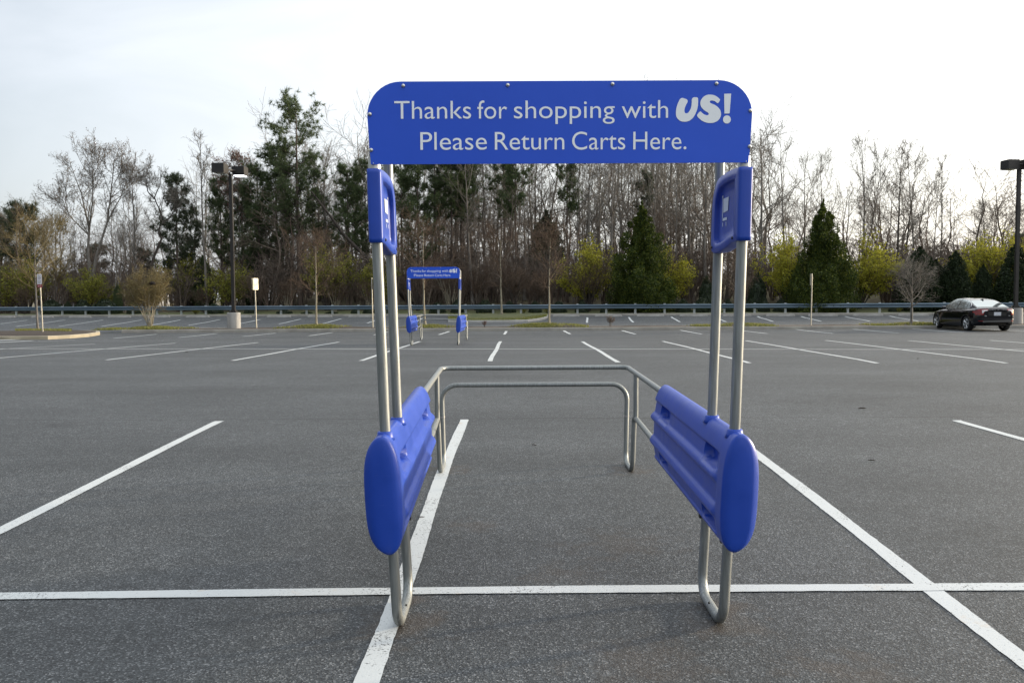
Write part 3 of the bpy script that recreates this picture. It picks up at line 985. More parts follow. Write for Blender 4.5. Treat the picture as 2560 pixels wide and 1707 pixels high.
def panel_mesh(side):
    ns, nt = 236, 92
    s = np.linspace(0, 1, ns); t = .5 - .5 * np.cos(np.pi * np.linspace(0, 1, nt)) * .985
    t = np.linspace(.0, 1, nt) * .35 + (.5 - .5 * np.cos(np.pi * np.linspace(0, 1, nt))) * .65
    Sg, Tg = np.meshgrid(s, t, indexing='ij')
    w = half_thick(Sg, Tg)
    ed = .022
    y = Sg * (PL - .075 * (2 * Tg - 1.0) ** 2)
    k0 = np.clip(y / ed, 0, 1); k1 = np.clip((Sg.max() - Sg) * PL / .03, 0, 1)
    rnd = np.sqrt(np.clip(1 - (1 - k0) ** 2, 0, 1)) * .24 + .76
    rnd2 = np.sqrt(np.clip(1 - (1 - k1) ** 2, 0, 1)) * .35 + .65
    w = w * rnd * rnd2
    z = PZ0 + PH * Tg
    cx = np.interp(Sg, [0, 1], [.787, .822]) + (z - .62) * .05
    verts = []
    for sg in (-1, 1):
        verts.append(np.stack([side * (cx + sg * w * (1.30 if sg > 0 else .90)), PY0 + y, z], -1))
    A, B = verts            # inner, outer
    # bottom rounding: shift z a little by thickness so the ends close
    loop = np.concatenate([A[:, :, :], B[:, ::-1, :]], 1)          # ns x 2nt
    n = loop.shape[1]
    V = loop.reshape(-1, 3)
    idx = np.arange(ns * n).reshape(ns, n)
    nx_ = np.roll(idx, -1, 1)
    Fq = np.stack([idx[:-1], nx_[:-1], nx_[1:], idx[1:]], -1).reshape(-1, 4)
    # caps
    extra = []; ef = []
    base = len(V)
    for end, dirn, dep in ((0, -1, .010), (ns - 1, 1, .010)):
        ring = idx[end]
        pts = loop[end]
        ctr = pts.mean(0)
        prev = ring
        for q, d in ((.90, .5), (.6, .85), (.25, .98)):
            nr = ctr + (pts - ctr) * np.array([q, 1, 1 - (1 - q) * .55]) + np.array([0, dirn * dep * d, 0])
            ids = base + np.arange(n); base += n
            extra.append(nr)
            a, b = prev, ids
            ef.append(np.stack([a, np.roll(a, -1), np.roll(b, -1), b], -1)); prev = ids
        mid = (nr[:n // 2] + nr[n // 2:][::-1]) / 2
        # close the slim slot
        ids = prev
        h = n // 2
        ef.append(np.stack([ids[:h - 1], ids[1:h], ids[::-1][1:h], ids[::-1][:h - 1]], -1))
    V = np.concatenate([V] + extra); Fq = np.concatenate([Fq] + ef)
    return V, Fq


for side in (-1, 1):
    V, Fq = panel_mesh(side)
    o = fastmesh('side_panel', V, Fq, M['blue'], cc, smooth=True)
    bm = bmesh.new(); bm.from_mesh(o.data)
    bmesh.ops.recalc_face_normals(bm, faces=bm.faces)
    bm.to_mesh(o.data); bm.free()
    # collars where the posts enter the panel
    for y in (0, .43):
        z = PZ0 + PH - .012
        x = side * HW(z)
        mb = MB(); mb.lathe([(PR + .001, -.02), (PR + .022, -.02), (PR + .014, -.002), (PR + .011, .016), (PR + .006, .020), (PR + .001, .020)], (x, y, z), 24)
        build(mb, 'collar', M['blue'], o)
        x = side * HW(PZ0)
        mb = MB(); mb.box((x - side * .026, y, PZ0 + .020), (.018, .024, .016))
        build(mb, 'bracket', M['rubber'], o)

# ---- plaques with the cart symbol ------------------------------------------
def plaque(side):
    zb, zt = 1.752, 2.080
    out = [(-.040, zb), (-.040, zt)]
    out += [(.05, zt + .006), (.16, zt + .008), (.26, zt + .004)]
    out += [(.30 + .155 * math.sin(R(a)), zt - .155 + .155 * math.cos(R(a))) for a in (12, 26, 40, 54, 68, 80, 90)]
    out += [(.459, zt - .20), (.46, zb + .06)]
    out += [(.412 + .048 * math.cos(R(a)), zb + .010 - .048 * math.sin(R(a))) for a in (0, 30, 60, 90)]
    out += [(.30, zb - .036), (.18, zb - .022), (.06, zb - .004)]
    # resample
    dense = []
    for i in range(len(out)):
        a, b = np.array(out[i]), np.array(out[(i + 1) % len(out)])
        m_ = max(1, int(np.linalg.norm(b - a) / .018))
        for k in range(m_): dense.append(a + (b - a) * k / m_)
    pts = np.array(dense); n = len(pts)
    c = np.array([.235, (zb + zt) / 2 - .005])
    # recess outline: rounded rectangle
    rec = []
    d = pts - c
    def ringq(fy, fz):
        return c + d * np.array([fy, fz])
    rings = [(1.0, 1.0, .0), (1.0, 1.0, .017), (.992, .992, .027), (.975, .98, .031), (.82, .77, .031), (.80, .75, .028), (.79, .74, .014), (.765, .715, .007), (.5, .5, .006), (.2, .2, .006), (.01, .01, .006)]
    mb = MB()
    for sg in (-1, 1):
        vs = []
        for fy, fz, w in rings:
            q = ringq(fy, fz)
            cc_ = c + np.array([0, -.004 if fy < .9 else 0])
            if fy < .9: q = cc_ + d * np.array([fy * .90, fz])
            for a, b in q:
                xx = HW(b) + sg * (w if w > 0 else 0)
                vs.append((side * xx, a, b))
        m_ = len(rings)
        mb.add(vs, [(i * n + j, i * n + (j + 1) % n, (i + 1) * n + (j + 1) % n, (i + 1) * n + j) for i in range(m_ - 1) for j in range(n)] + [tuple((m_ - 1) * n + j for j in range(n))], 0, True)
    me = mb.mesh('cart_plaque')
    o = link('cart_plaque', me, M['blue'], cc)
    # cart symbol on both faces: handle post, basket, base, two wheels
    for sg in (-1, 1):
        mb = MB()
        W_ = .0085
        def at(a, b):
            a, b = .262 + (a - .262) * .74, 1.918 + (b - 1.915) * .76
            return (side * (HW(b) + sg * W_), a, b)
        def quad(ps): mb.poly([at(*p) for p in ps])
        y0 = .355      # rear = handle side
        quad([(y0, 2.005), (y0 - .012, 2.005), (y0 - .016, 1.848), (y0 - .004, 1.848)])
        quad([(y0 + .010, 2.012), (y0 - .014, 2.012), (y0 - .014, 1.998), (y0 + .010, 1.998)])
        quad([(y0 - .022, 1.990), (y0 - .155, 1.990), (y0 - .140, 1.905), (y0 - .026, 1.900)])
        quad([(y0 - .004, 1.866), (y0 - .120, 1.866), (y0 - .120, 1.848), (y0 - .004, 1.848)])
        for wy in (.016, .100):
            quad([(y0 - wy + .007, 1.838), (y0 - wy - .007, 1.838), (y0 - wy - .009, 1.812), (y0 - wy + .005, 1.812)])
        build(mb, 'cart_symbol', M['icon'], o)
        mb = MB(); mb.ball((side * (HW(1.75) + sg * .031), .045, 1.768), .007, 8)
        build(mb, 'screw', M['rubber'], o)
        mb = MB(); mb.ball((side * (HW(1.75) + sg * .031), .43, 1.745), .007, 8)
        build(mb, 'screw', M['rubber'], o)
    # lug with a bolt above the plaque
    mb = MB(); mb.tube([(side * HW(2.1), 0, 2.075), (side * HW(2.1), 0, 2.13)], PR + .004, 16)
    build(mb, 'sleeve', M['collar'], o)
    mb = MB(); mb.ball((side * HW(2.1), -PR - .004, 2.103), .009, 8); build(mb, 'bolt', M['bolt'], o)
    return o


plaque(-1); plaque(1)

# ---- rails at the back -------------------------------------------------------
TR = .0215
mb = MB()
XR = .843
pts = [(-.82, 1.90, .835), (-XR, 3.76, .835), (XR, 3.76, .835), (.82, 1.90, .835)]
mb.tube(fillet(pts, [.09, .09]), TR, 14)
o = build(mb, 'top_rail', M['steel'], cc)
for s in (-1, 1):
    mb = MB(); a, b = Vector((s * .815, 1.75, .835)), Vector((s * XR, 3.76, .835))
    p = b + (a - b).normalized() * .11
    mb.tube([p, p + (a - b).normalized() * .012], TR + .002, 14); build(mb, 'joint', M['collar'], o)
# lower loop: side rail, down to the foot, up again and across the back
pts = []
side_pts = lambda s: [(s * .80, 1.91, .452), (s * .842, 3.32, .452), (s * .828, 3.33, PR - .05), (s * .828, 3.745, PR - .05), (s * .843, 3.76, .682)]
pts = side_pts(-1) + side_pts(1)[::-1]
mb = MB()
mb.tube(fillet(pts, [.06, .10, .10, .14, .14, .10, .10, .06]), TR, 14)
o = build(mb, 'lower_rail', M['steel'], cc)
for s in (-1, 1):
    mb = MB(); mb.tube([(s * .8365, 3.754, .385), (s * .8368, 3.754, .400)], TR + .0025, 14); build(mb, 'joint', M['collar'], o)
    mb = MB(); mb.tube([(s * .836, 3.20, .452), (s * .836, 3.20, .835)], TR - .001, 14); build(mb, 'strut', M['steel'], cc)

# ---- the sign ---------------------------------------------------------------
SY = -PR - .012
ZB, ZTOP = 2.098, 2.460
wt, wb = .856, .843


def sign_outline():
    pts = [(-wb, ZB), (wb, ZB)]
    pts += [(wb + .006, ZB + .08), (wt, ZTOP - .15)]
    pts += [(wt - .15 + .15 * math.cos(R(a)), ZTOP - .15 + .15 * math.sin(R(a))) for a in np.linspace(8, 90, 10)]
    pts += [(-wt + .15 - .15 * math.sin(R(a)), ZTOP - .15 + .15 * math.cos(R(a))) for a in np.linspace(0, 82, 10)]
    pts += [(-wt, ZTOP - .15), (-wb - .006, ZB + .08)]
    return pts


mb = MB(); so = sign_outline()
mb.prism(so, lambda a, b, d: (a, SY + d, b), 0, .006)
sg_o = build(mb, 'sign_board', M['sign_blue'], cc)
PX2M = (wt * 2) / 958.0


def sxy(px, py):
    """photo pixel on the sign face -> sign coordinates"""
    u = (px - 1396.3); v = py - (408.3 - .0060 * (px - 1396.3))
    return u * PX2M, ZB - v * ((ZTOP - ZB) / 207.5)


mb = MB()


def word(txt, x0, x1, ybase, capy):
    c = bpy.data.curves.new('txt', 'FONT'); c.body = txt; c.offset = -.003; c.resolution_u = 6; c.fill_mode = 'FRONT'
    o = bpy.data.objects.new('txt', c); COL.objects.link(o)
    me = bpy.data.meshes.new_from_object(o.evaluated_get(bpy.context.evaluated_depsgraph_get()))
    co = np.empty(len(me.vertices) * 3); me.vertices.foreach_get('co', co); co = co.reshape(-1, 3)
    # height of the capitals in this face, measured once
    mn, mx = co[:, 0].min(), co[:, 0].max()
    a, zb_ = sxy(x0, ybase); b_, _ = sxy(x1, ybase)
    _, zc = sxy((x0 + x1) / 2, capy)
    sx = (b_ - a) / (mx - mn); sz = (zc - zb_) / CAPH
    vs = [(a + (p[0] - mn) * sx, SY - .0015, zb_ + p[1] * sz) for p in co]
    mb.add(vs, [tuple(f.vertices) for f in me.polygons], 0)
    bpy.data.objects.remove(o); bpy.data.meshes.remove(me)


def caph(ch='H'):
    c = bpy.data.curves.new('txt', 'FONT'); c.body = ch; c.offset = -.003
    o = bpy.data.objects.new('txt', c); COL.objects.link(o)
    me = bpy.data.meshes.new_from_object(o.evaluated_get(bpy.context.evaluated_depsgraph_get()))
    h = max(v.co.y for v in me.vertices)
    bpy.data.objects.remove(o); bpy.data.meshes.remove(me)
    return h


CAPH = caph()
base1 = lambda x: 297.3 + (294.1 - 297.3) * (x - 985) / (1640 - 985)
base2 = lambda x: 375.0 + (373.0 - 375.0) * (x - 1048) / (1700 - 1048)
for t_, a, b in (('Thanks', 985, 1175.4), ('for', 1191, 1264.9), ('shopping', 1281.9, 1532.5), ('with', 1550, 1665.5)):
    word(t_, a, b, base1((a + b) / 2), base1((a + b) / 2) - 45.0)
for t_, a, b in (('Please', 1048.5, 1214), ('Return', 1234, 1407), ('Carts', 1426.6, 1559), ('Here.', 1579, 1711.5)):
    word(t_, a, b, base2((a + b) / 2), base2((a + b) / 2) - 45.0)
# chunky US! traced as outlines (crop pixels -> photo pixels)
def spline(pts, n=5):
    out = []; m_ = len(pts)
    P_ = [np.array(p, float) for p in pts]
    for i in range(m_):
        p0, p1, p2, p3 = P_[i - 1], P_[i], P_[(i + 1) % m_], P_[(i + 2) % m_]
        for k in range(n):
            t = k / n
            out.append(.5 * ((2 * p1) + (-p0 + p2) * t + (2 * p0 - 5 * p1 + 4 * p2 - p3) * t * t + (-p0 + 3 * p1 - 3 * p2 + p3) * t ** 3))
    return out


U = [(420, 325), (500, 345), (580, 375), (608, 420), (600, 480), (545, 590), (505, 700), (503, 800), (530, 850), (575, 858), (625, 835), (690, 750), (735, 630), (748, 500), (752, 380), (775, 330), (820, 305), (880, 300), (935, 308), (965, 350), (970, 450), (962, 600), (925, 760), (860, 910), (770, 1040), (650, 1125), (510, 1150), (390, 1135), (290, 1070), (225, 970), (207, 850), (215, 730), (245, 590), (300, 450), (350, 360)]
S_ = [(1640, 505), (1600, 480), (1540, 435), (1460, 412), (1395, 420), (1372, 452), (1385, 490), (1450, 525), (1560, 575), (1660, 650), (1735, 750), (1762, 870), (1740, 990), (1670, 1095), (1560, 1165), (1420, 1195), (1260, 1178), (1110, 1115), (1000, 1025), (945, 955), (945, 910), (985, 845), (1040, 795), (1070, 800), (1110, 840), (1180, 895), (1270, 925), (1325, 910), (1338, 870), (1310, 830), (1220, 775), (1120, 690), (1062, 600), (1045, 510), (1068, 400), (1140, 300), (1250, 228), (1390, 208), (1530, 232), (1640, 295), (1715, 365), (1722, 395), (1695, 455), (1665, 492)]
EX = [(1862, 180), (2105, 172), (2058, 862), (1880, 866)]
def outl(pts, smooth=True):
    q = spline(pts, 4) if smooth else [np.array(p) for p in pts]
    ps = []
    for a, b in q:
        x, z = sxy(1670 + a / 13.835, 220 + b / 13.835); ps.append((x, SY - .0015, z))
    mb.poly(ps)


outl(U); outl(S_); outl(EX, False)
outl([(1967 + 136 * math.cos(a), 1070 + 143 * math.sin(a)) for a in np.linspace(0, 2 * math.pi, 20, endpoint=False)], False)
me = mb.mesh('lettering')
bm = bmesh.new(); bm.from_mesh(me)
bmesh.ops.triangulate(bm, faces=[f for f in bm.faces if len(f.verts) > 4])
for f in bm.faces:
    if f.normal.y > 0: f.normal_flip()
bm.to_mesh(me); bm.free()
link('lettering', me, M['letter'], sg_o, recalc=False)
for px, py in [(1008, 214), (1267, 212), (1527, 209), (1785.5, 207.5), (924, 285), (926, 375), (1870.5, 275), (1869.5, 365)]:
    x, z = sxy(px, py)
    mb = MB()
    mb.lathe([(.009, 0), (.009, -.003), (.0065, -.0065), (.0001, -.008)], (x, SY, z), 12, axis='Y')
    build(mb, 'bolt', M['bolt'], sg_o)

# ---- second corral farther off --------------------------------------------------
ft = P(1085.5, 861, 27.0)
c2 = dup(cc, loc=(ft.x, 27.0, hz(ft.x, 27.0) + .045), label='smaller looking cart return corral far off, standing near the median strip')
c2.rotation_euler = (0, 0, R(.2))
# ================================================================== VEGETATION
def tubes_np(Pts, Rad, k):
    """Pts (N,M,3), Rad (N,M) -> verts, quads"""
    N_, M_, _ = Pts.shape
    D = np.empty_like(Pts)
    D[:, 1:-1] = Pts[:, 2:] - Pts[:, :-2]; D[:, 0] = Pts[:, 1] - Pts[:, 0]; D[:, -1] = Pts[:, -1] - Pts[:, -2]
    D /= np.linalg.norm(D, axis=2, keepdims=True) + 1e-9
    ref = np.where(np.abs(D[:, :1, 2:3]) < .9, np.array([0, 0, 1.0]), np.array([1.0, 0, 0]))
    ref = np.broadcast_to(ref, D.shape)
    Uv = np.cross(D, ref); Uv /= np.linalg.norm(Uv, axis=2, keepdims=True) + 1e-9
    Wv = np.cross(D, Uv)
    a = np.arange(k) * 2 * np.pi / k
    V = Pts[:, :, None, :] + (Uv[:, :, None, :] * np.cos(a)[None, None, :, None] + Wv[:, :, None, :] * np.sin(a)[None, None, :, None]) * Rad[:, :, None, None]
    idx = np.arange(N_ * M_ * k).reshape(N_, M_, k)
    nx = np.roll(idx, -1, 2)
    Fq = np.stack([idx[:, :-1], nx[:, :-1], nx[:, 1:], idx[:, 1:]], -1).reshape(-1, 4)
    return V.reshape(-1, 3), Fq


def spawn(Pts, Rad, n, t0, t1, ang, lenf, M_, up=.15, wob=.12, rr=.55, rend=.3, rmin=.004, g=None):
    """n children along each parent; lenf(t)->length (N,n)"""
    g = g or rng
    N_, M0, _ = Pts.shape
    t = t0 + (t1 - t0) * (np.arange(n)[None, :] + g.random((N_, n))) / n
    x = t * (M0 - 1); i = np.minimum(x.astype(int), M0 - 2); f = (x - i)[..., None]
    ar = np.arange(N_)[:, None]
    A = Pts[ar, i]; B = Pts[ar, i + 1]
    S = A * (1 - f) + B * f
    r = (Rad[ar, i] * (1 - f[..., 0]) + Rad[ar, i + 1] * f[..., 0]) * rr
    D = B - A; D /= np.linalg.norm(D, axis=2, keepdims=True) + 1e-9
    q = g.normal(size=D.shape); q -= D * (q * D).sum(2, keepdims=True); q /= np.linalg.norm(q, axis=2, keepdims=True) + 1e-9
    an = np.radians(g.uniform(ang[0], ang[1], (N_, n)))[..., None]
    d = D * np.cos(an) + q * np.sin(an)
    ln = lenf(t, g) / (M_ - 1)
    out = [S]; cur = S
    for k in range(M_ - 1):
        d = d + np.array([0, 0, up]) + g.normal(size=d.shape) * wob
        d = d / (np.linalg.norm(d, axis=2, keepdims=True) + 1e-9)
        cur = cur + d * ln[..., None]
        out.append(cur)
    P2 = np.stack(out, 2).reshape(N_ * n, M_, 3)
    R2 = np.maximum(r.reshape(-1, 1) * np.linspace(1, rend, M_)[None, :], rmin)
    return P2, R2


def cat_parts(parts):
    vs, fs, b = [], [], 0
    for v, f in parts:
        vs.append(v); fs.append(f + b); b += len(v)
    return np.concatenate(vs), np.concatenate(fs)


def quads_at(C, size, g, up=0.0, asp=.5, nrm=None):
    """free leaf quads round points C (N,3)"""
    n = len(C)
    a = g.normal(size=(n, 3)); a[:, 2] += up; a /= np.linalg.norm(a, axis=1, keepdims=True) + 1e-9
    b = g.normal(size=(n, 3)); b -= a * (a * b).sum(1, keepdims=True); b /= np.linalg.norm(b, axis=1, keepdims=True) + 1e-9
    s = (size if np.ndim(size) else np.full(n, size))[:, None] * g.uniform(.6, 1.3, (n, 1))
    a = a * s; b = b * s * asp
    V = np.stack([C - b * .3, C + a * .5 - b, C + a, C + a * .5 + b], 1).reshape(-1, 3)
    return V, np.arange(4 * n).reshape(n, 4)


def interp_line(P_, n):
    P_ = np.array(P_, float)
    s = np.concatenate([[0], np.cumsum(np.linalg.norm(np.diff(P_, axis=0), axis=1))])
    t = np.linspace(0, s[-1], n)
    return np.stack([np.interp(t, s, P_[:, i]) for i in range(3)], 1)


MESHLIB = {}


def make_bare(key, h=16.0, cw=5.0, first=.35, limbs=22, stems=None, r0=.19, ang=(28, 55), up=.14, wob=.12, tw=(8, 6, 4), bud=0, budsize=.10, seed=1, rmin=.009, twl=1.0, fine=True, br=1.0):
    """bare deciduous tree of height h standing at the origin; returns (trunk mesh data, crown data, buds)"""
    g = np.random.default_rng(seed)
    if stems is None:
        z = np.linspace(0, h * .93, 9); off = np.cumsum(g.normal(0, .020 * h / 8, (9, 2)), 0); off[0] = 0
        stems = [(np.concatenate([off, z[:, None]], 1), r0, .018)]
    tr = []; crown = []; tips = []
    SP, SR = [], []
    for pts, ra, rb in stems:
        pl_ = interp_line(pts, 24)
        pl_[1:-1] += g.normal(0, .012, (22, 3)) * h / 16
        rad = ra + (rb - ra) * np.linspace(0, 1, 24) ** .85
        if pts[0][2] <= .01:
            rad[:2] *= np.array([1.45, 1.12])
        tr.append(tubes_np(pl_[None], rad[None], 8))
        SP.append(pl_); SR.append(rad)
    SP = np.stack(SP); SR = np.stack(SR)
    ns = len(stems)
    def l1(t, g_):
        prof = np.clip(np.sin(np.pi * np.clip((t - first) / (1 - first), 0, 1) ** .8 * .86 + .28), .15, 1)
        return cw * .80 * prof * g_.uniform(.5, 1.2, t.shape)
    L1 = spawn(SP, SR, limbs, first, .99, ang, l1, 7, up, wob, .60, .26, .022 * br, g)
    L2 = spawn(*L1, tw[0], .2, 1.0, (22, 58), lambda t, g_: cw * .26 * twl * g_.uniform(.5, 1.2, t.shape) * (1.15 - .5 * t), 5, up * .8, wob * 1.2, .62, .35, rmin * 1.5 * br, g)
    crown += [tubes_np(*L1, 5), tubes_np(*L2, 3)]
    L3 = spawn(*L2, tw[1], .15, 1.0, (20, 60), lambda t, g_: cw * .115 * twl * g_.uniform(.5, 1.25, t.shape), 4, up * .5, wob, .7, .5, rmin, g)
    crown.append(tubes_np(*L3, 3))
    last = L3
    if tw[2] and fine:
        L4 = spawn(*L3, tw[2], .2, 1.0, (20, 65), lambda t, g_: cw * .055 * twl * g_.uniform(.5, 1.3, t.shape), 2, up * .3, wob, .8, .6, rmin * .8, g)
        crown.append(tubes_np(*L4, 3)); last = L4
    buds = None
    if bud:
        C = last[0].reshape(-1, 3)
        C = C[g.integers(0, len(C), bud)] + g.normal(0, .05, (bud, 3))
        buds = quads_at(C, budsize, g)
    tv = cat_parts(tr); cv = cat_parts(crown)
    res = (tv, cv, buds)
    MESHLIB[key] = res
    return res


def mesh_np(name, data, m, smooth=True):
    o = fastmesh(name, data[0], data[1], m, None, smooth)
    me = o.data; bpy.data.objects.remove(o)
    return me


MESHES = {}


def place_bare(key, name, label, cat, loc, rz=0, sc=(1, 1, 1), bark='bark_grey', twig='twig_grey', bud='bud_olive', group=None):
    k = (key, bark, twig, bud)
    if k not in MESHES:
        tv, cv, bv = MESHLIB[key]
        MESHES[k] = (mesh_np('trunk', tv, M[bark]), mesh_np('crown', cv, M[twig]), mesh_np('leaves', bv, M[bud], False) if bv is not None else None)
    t = thing(name, label, cat, loc, rz, group)
    t.scale = sc
    for nm, me in zip(('trunk', 'crown', 'buds'), MESHES[k]):
        if me is None: continue
        o = bpy.data.objects.new(nm, me); COL.objects.link(o); o.parent = t
    return t


def at_px(xd, V, basepx=705):
    """ground point in the woods: display x (0-2352 wide view of the photo) and skewed depth"""
    p = PV(xd * 1.0884, basepx * 1.0884, V)
    return Vector((p.x, p.y, hz(p.x, p.y)))


def top_z(xd, yd, V):
    return PV(xd * 1.0884, yd * 1.0884, V).z


# ---- generic bare trees ---------------------------------------------------------
make_bare('tall1', 17, 6.4, .34, 14, seed=11, r0=.20, ang=(32, 70), tw=(6, 4, 3), wob=.14)
make_bare('tall2', 17, 7.0, .32, 15, seed=12, r0=.19, ang=(34, 74), tw=(6, 4, 3), wob=.18)
make_bare('tall3', 17, 5.2, .38, 13, seed=13, r0=.16, ang=(28, 66), tw=(5, 4, 3), wob=.14)
make_bare('tall4', 17, 7.6, .36, 12, seed=14, r0=.22, ang=(30, 66), tw=(7, 4, 3), wob=.17)
make_bare('thin', 17, 4.0, .32, 14, seed=15, r0=.13, ang=(35, 70), tw=(5, 4, 3), up=.12)
make_bare('budding', 10, 7.0, .22, 20, seed=16, r0=.17, ang=(30, 62), tw=(8, 6, 3), bud=5000, budsize=.07, up=.16)
make_bare('forkV', 17, 6.0, .42, 11, stems=[([(0, 0, 0), (.05, 0, 3), (.4, 0, 7.5), (.5, .1, 11), (.1, .2, 16.2)], .21, .02), ([(.02, 0, 2.2), (.9, .1, 6), (2.2, .2, 10), (3.0, .2, 15)], .15, .02)], seed=17, tw=(7, 5, 3))
FULL = ['tall1', 'tall2', 'tall3', 'tall4', 'thin', 'forkV']
H0 = 17.0


def bare_at(key, xd, topd, V, label, wk=1.0, **kw):
    b = at_px(xd, V); h = top_z(xd, topd, V) - b.z
    h0 = float(MESHLIB[key][1][0][:, 2].max())
    s = h / h0
    t = place_bare(key, kw.pop('name', 'bare_tree'), label, 'tree', b, kw.pop('rz', rng.uniform(0, 6.28)), (s * wk, s * wk, s), **kw)
    t.rotation_euler[0] = rng.normal(0, .035); t.rotation_euler[1] = rng.normal(0, .035)
    return t


# ---- left group ---------------------------------------------------------------------
make_bare('twin', 16.5, 5.2, .47, 13, stems=[([(0, 0, 0), (-.1, 0, 3), (-.32, 0, 6.5), (-.15, .1, 8.6), (-.9, .2, 12.2), (-2.0, .2, 15.4)], .24, .02), ([(-.05, 0, 3.0), (.55, .05, 6.0), (1.7, .1, 9.2), (2.1, .2, 12), (2.6, .2, 15.6)], .19, .02), ([(-.16, .1, 8.5), (.5, -.3, 11.5), (.7, -.5, 15.8)], .11, .02), ([(-.2, .05, 8.0), (-1.9, .3, 9.6), (-3.1, .4, 11.4)], .09, .02), ([(1.75, .1, 9.4), (3.0, .2, 11.6), (4.0, .4, 14.2)], .08, .02)],
          seed=21, ang=(22, 55), tw=(6, 5, 3), bud=2600, budsize=.10, up=.12)
b = at_px(213, 66); s = (top_z(213, 352, 66) - b.z) / 16.2
place_bare('twin', 'bare_tree', 'tall bare tree with two trunks spreading in a V, far left of the sign', 'tree', b, 0, (s, s, s), bud='bud_rust')
make_bare('zigzag', 15.0, 3.6, .50, 13, stems=[([(0, 0, 0), (.05, 0, 3.6), (.25, 0, 5.6), (1.0, 0, 7.4), (1.35, 0, 8.1), (.85, .1, 8.7), (1.25, .1, 9.6), (1.35, 0, 10.4), (1.0, 0, 11.5), (.6, 0, 12.1), (.7, .1, 12.6), (1.2, .2, 13.6), (1.3, .2, 15)], .22, .03), ([(1.2, .1, 9.6), (2.2, .1, 10.2), (2.9, .2, 11.4), (3.2, .2, 12.4)], .09, .02), ([(.62, .05, 12.2), (-.1, .1, 13), (-.3, .1, 14.6)], .08, .02)],
          seed=22, ang=(35, 75), tw=(6, 5, 3), wob=.25)
b = at_px(348, 65); s = (top_z(348, 392, 65) - b.z) / 15.2
place_bare('zigzag', 'bare_tree', 'bare tree with a dark crooked zigzag trunk left of the round topped pine', 'tree', b, 0, (s, s, s), bark='bark_dark')
bare_at('tall4', 313, 366, 67, 'tall straight grey bare tree between the V-shaped tree and the zigzag tree', .95, rz=1.0)
bare_at('tall2', 303, 430, 70, 'shorter pale bare trunk close left of the tall straight grey tree', .8)
bare_at('forkV', 264, 478, 64, 'low bare tree dividing into two stems, right beside the V-shaped tall tree', .8, rz=.2)
bare_at('budding', 128, 474, 66, 'broad budding tree with yellowish twigs above the reserved parking sign', 1.0, twig='twig_tan', rz=0.3)
bare_at('budding', 2, 462, 70, 'pale twiggy budding tree cut by the left picture edge', .9, twig='twig_tan', rz=2)
bare_at('tall2', 178, 520, 74, 'small dim bare tree between the budding tree and the V-shaped tree', 1.0)
bare_at('tall4', 405, 520, 78, 'dim bare tree behind the round topped pine', 1.0)
bare_at('thin', 476, 292, 67, 'very tall thin bare tree rising just left of the lit lamp head', 1.15, rz=.4)
make_bare('redbud', 15, 4.6, .55, 18, seed=31, r0=.13, ang=(25, 50), br=.55, tw=(8, 6, 3), bud=3000, budsize=.12)
bare_at('redbud', 549, 330, 70, 'tree with reddish buds showing above the lit lamp head', 1.0, bud='bud_red', name='budding_tree', rz=.7)
bare_at('tall1', 748, 318, 72, 'bare tree with a fan of pale branches between the tallest pine and the sign', 1.25, rz=.6)
bare_at('tall4', 800, 360, 75, 'dim bare tree whose top shows just left of the sign edge', 1.0)
# leaning dead trunk
t0 = at_px(860, 69); p1 = PV(715 * 1.0884, 440 * 1.0884, 66.5); p2 = PV(790 * 1.0884, 540 * 1.0884, 67.5); p3 = PV(905 * 1.0884, 640 * 1.0884, 69)
lt = thing('leaning_tree', 'dark dead trunk leaning steeply to the left below the tallest pine', 'tree', p3)
rel = [Vector(q) - Vector(p3) for q in (p3, (p2 + p3) / 2 + Vector((0, 0, -.3)), p2, (p1 + p2) / 2 + Vector((.2, 0, -.2)), p1)]
rel[0] = Vector((1.5, 0, hz(p3.x, p3.y) - p3.z))
pts_l = interp_line([tuple(q) for q in rel], 16)
v = tubes_np(pts_l[None], np.linspace(.24, .06, 16)[None], 8)
o = fastmesh('trunk', v[0], v[1], M['bark_dark'], lt, True)
Lb = spawn(pts_l[None], np.linspace(.24, .06, 16)[None], 14, .4, 1, (30, 80), lambda t, g_: g_.uniform(.8, 2.4, t.shape), 5, .1, .2, .4, .3, .01)
Lc = spawn(*Lb, 5, .2, 1, (25, 65), lambda t, g_: g_.uniform(.3, .9, t.shape), 3, .1, .2, .6, .5, .008)
v = cat_parts([tubes_np(*Lb, 4), tubes_np(*Lc, 3)])
fastmesh('crown', v[0], v[1], M['twig_dark'], lt, True)

# ---- bare trees seen under the sign and between the posts -------------------------
UL = 'one of the grey bare forest trees crowded behind the overhead sign and its posts'
under = [(872, 300, 70), (893, 340, 76), (1012, 300, 78), (1086, 290, 69), (1113, 320, 75), (1133, 340, 80), (1205, 300, 72), (1232, 290, 77), (1318, 280, 70), (1336, 310, 78), (1351, 290, 69), (1375, 300, 74), (1398, 280, 68), (1417, 320, 79),
         (1441, 300, 70), (1463, 310, 74), (1500, 290, 69), (1526, 310, 76), (1549, 270, 69), (1571, 300, 73), (1592, 280, 70), (1617, 260, 68.5), (1633, 300, 76), (1668, 290, 70), (1692, 320, 75), (1712, 280, 72)]
for i, (xd, yd, V) in enumerate(under):
    bare_at(['tall1', 'tall2', 'tall4', 'tall3', 'thin'][i % 5], xd, yd, V, UL, rng.uniform(.8, 1.1), group='grey bare forest trees behind the sign', bark='bark_grey')
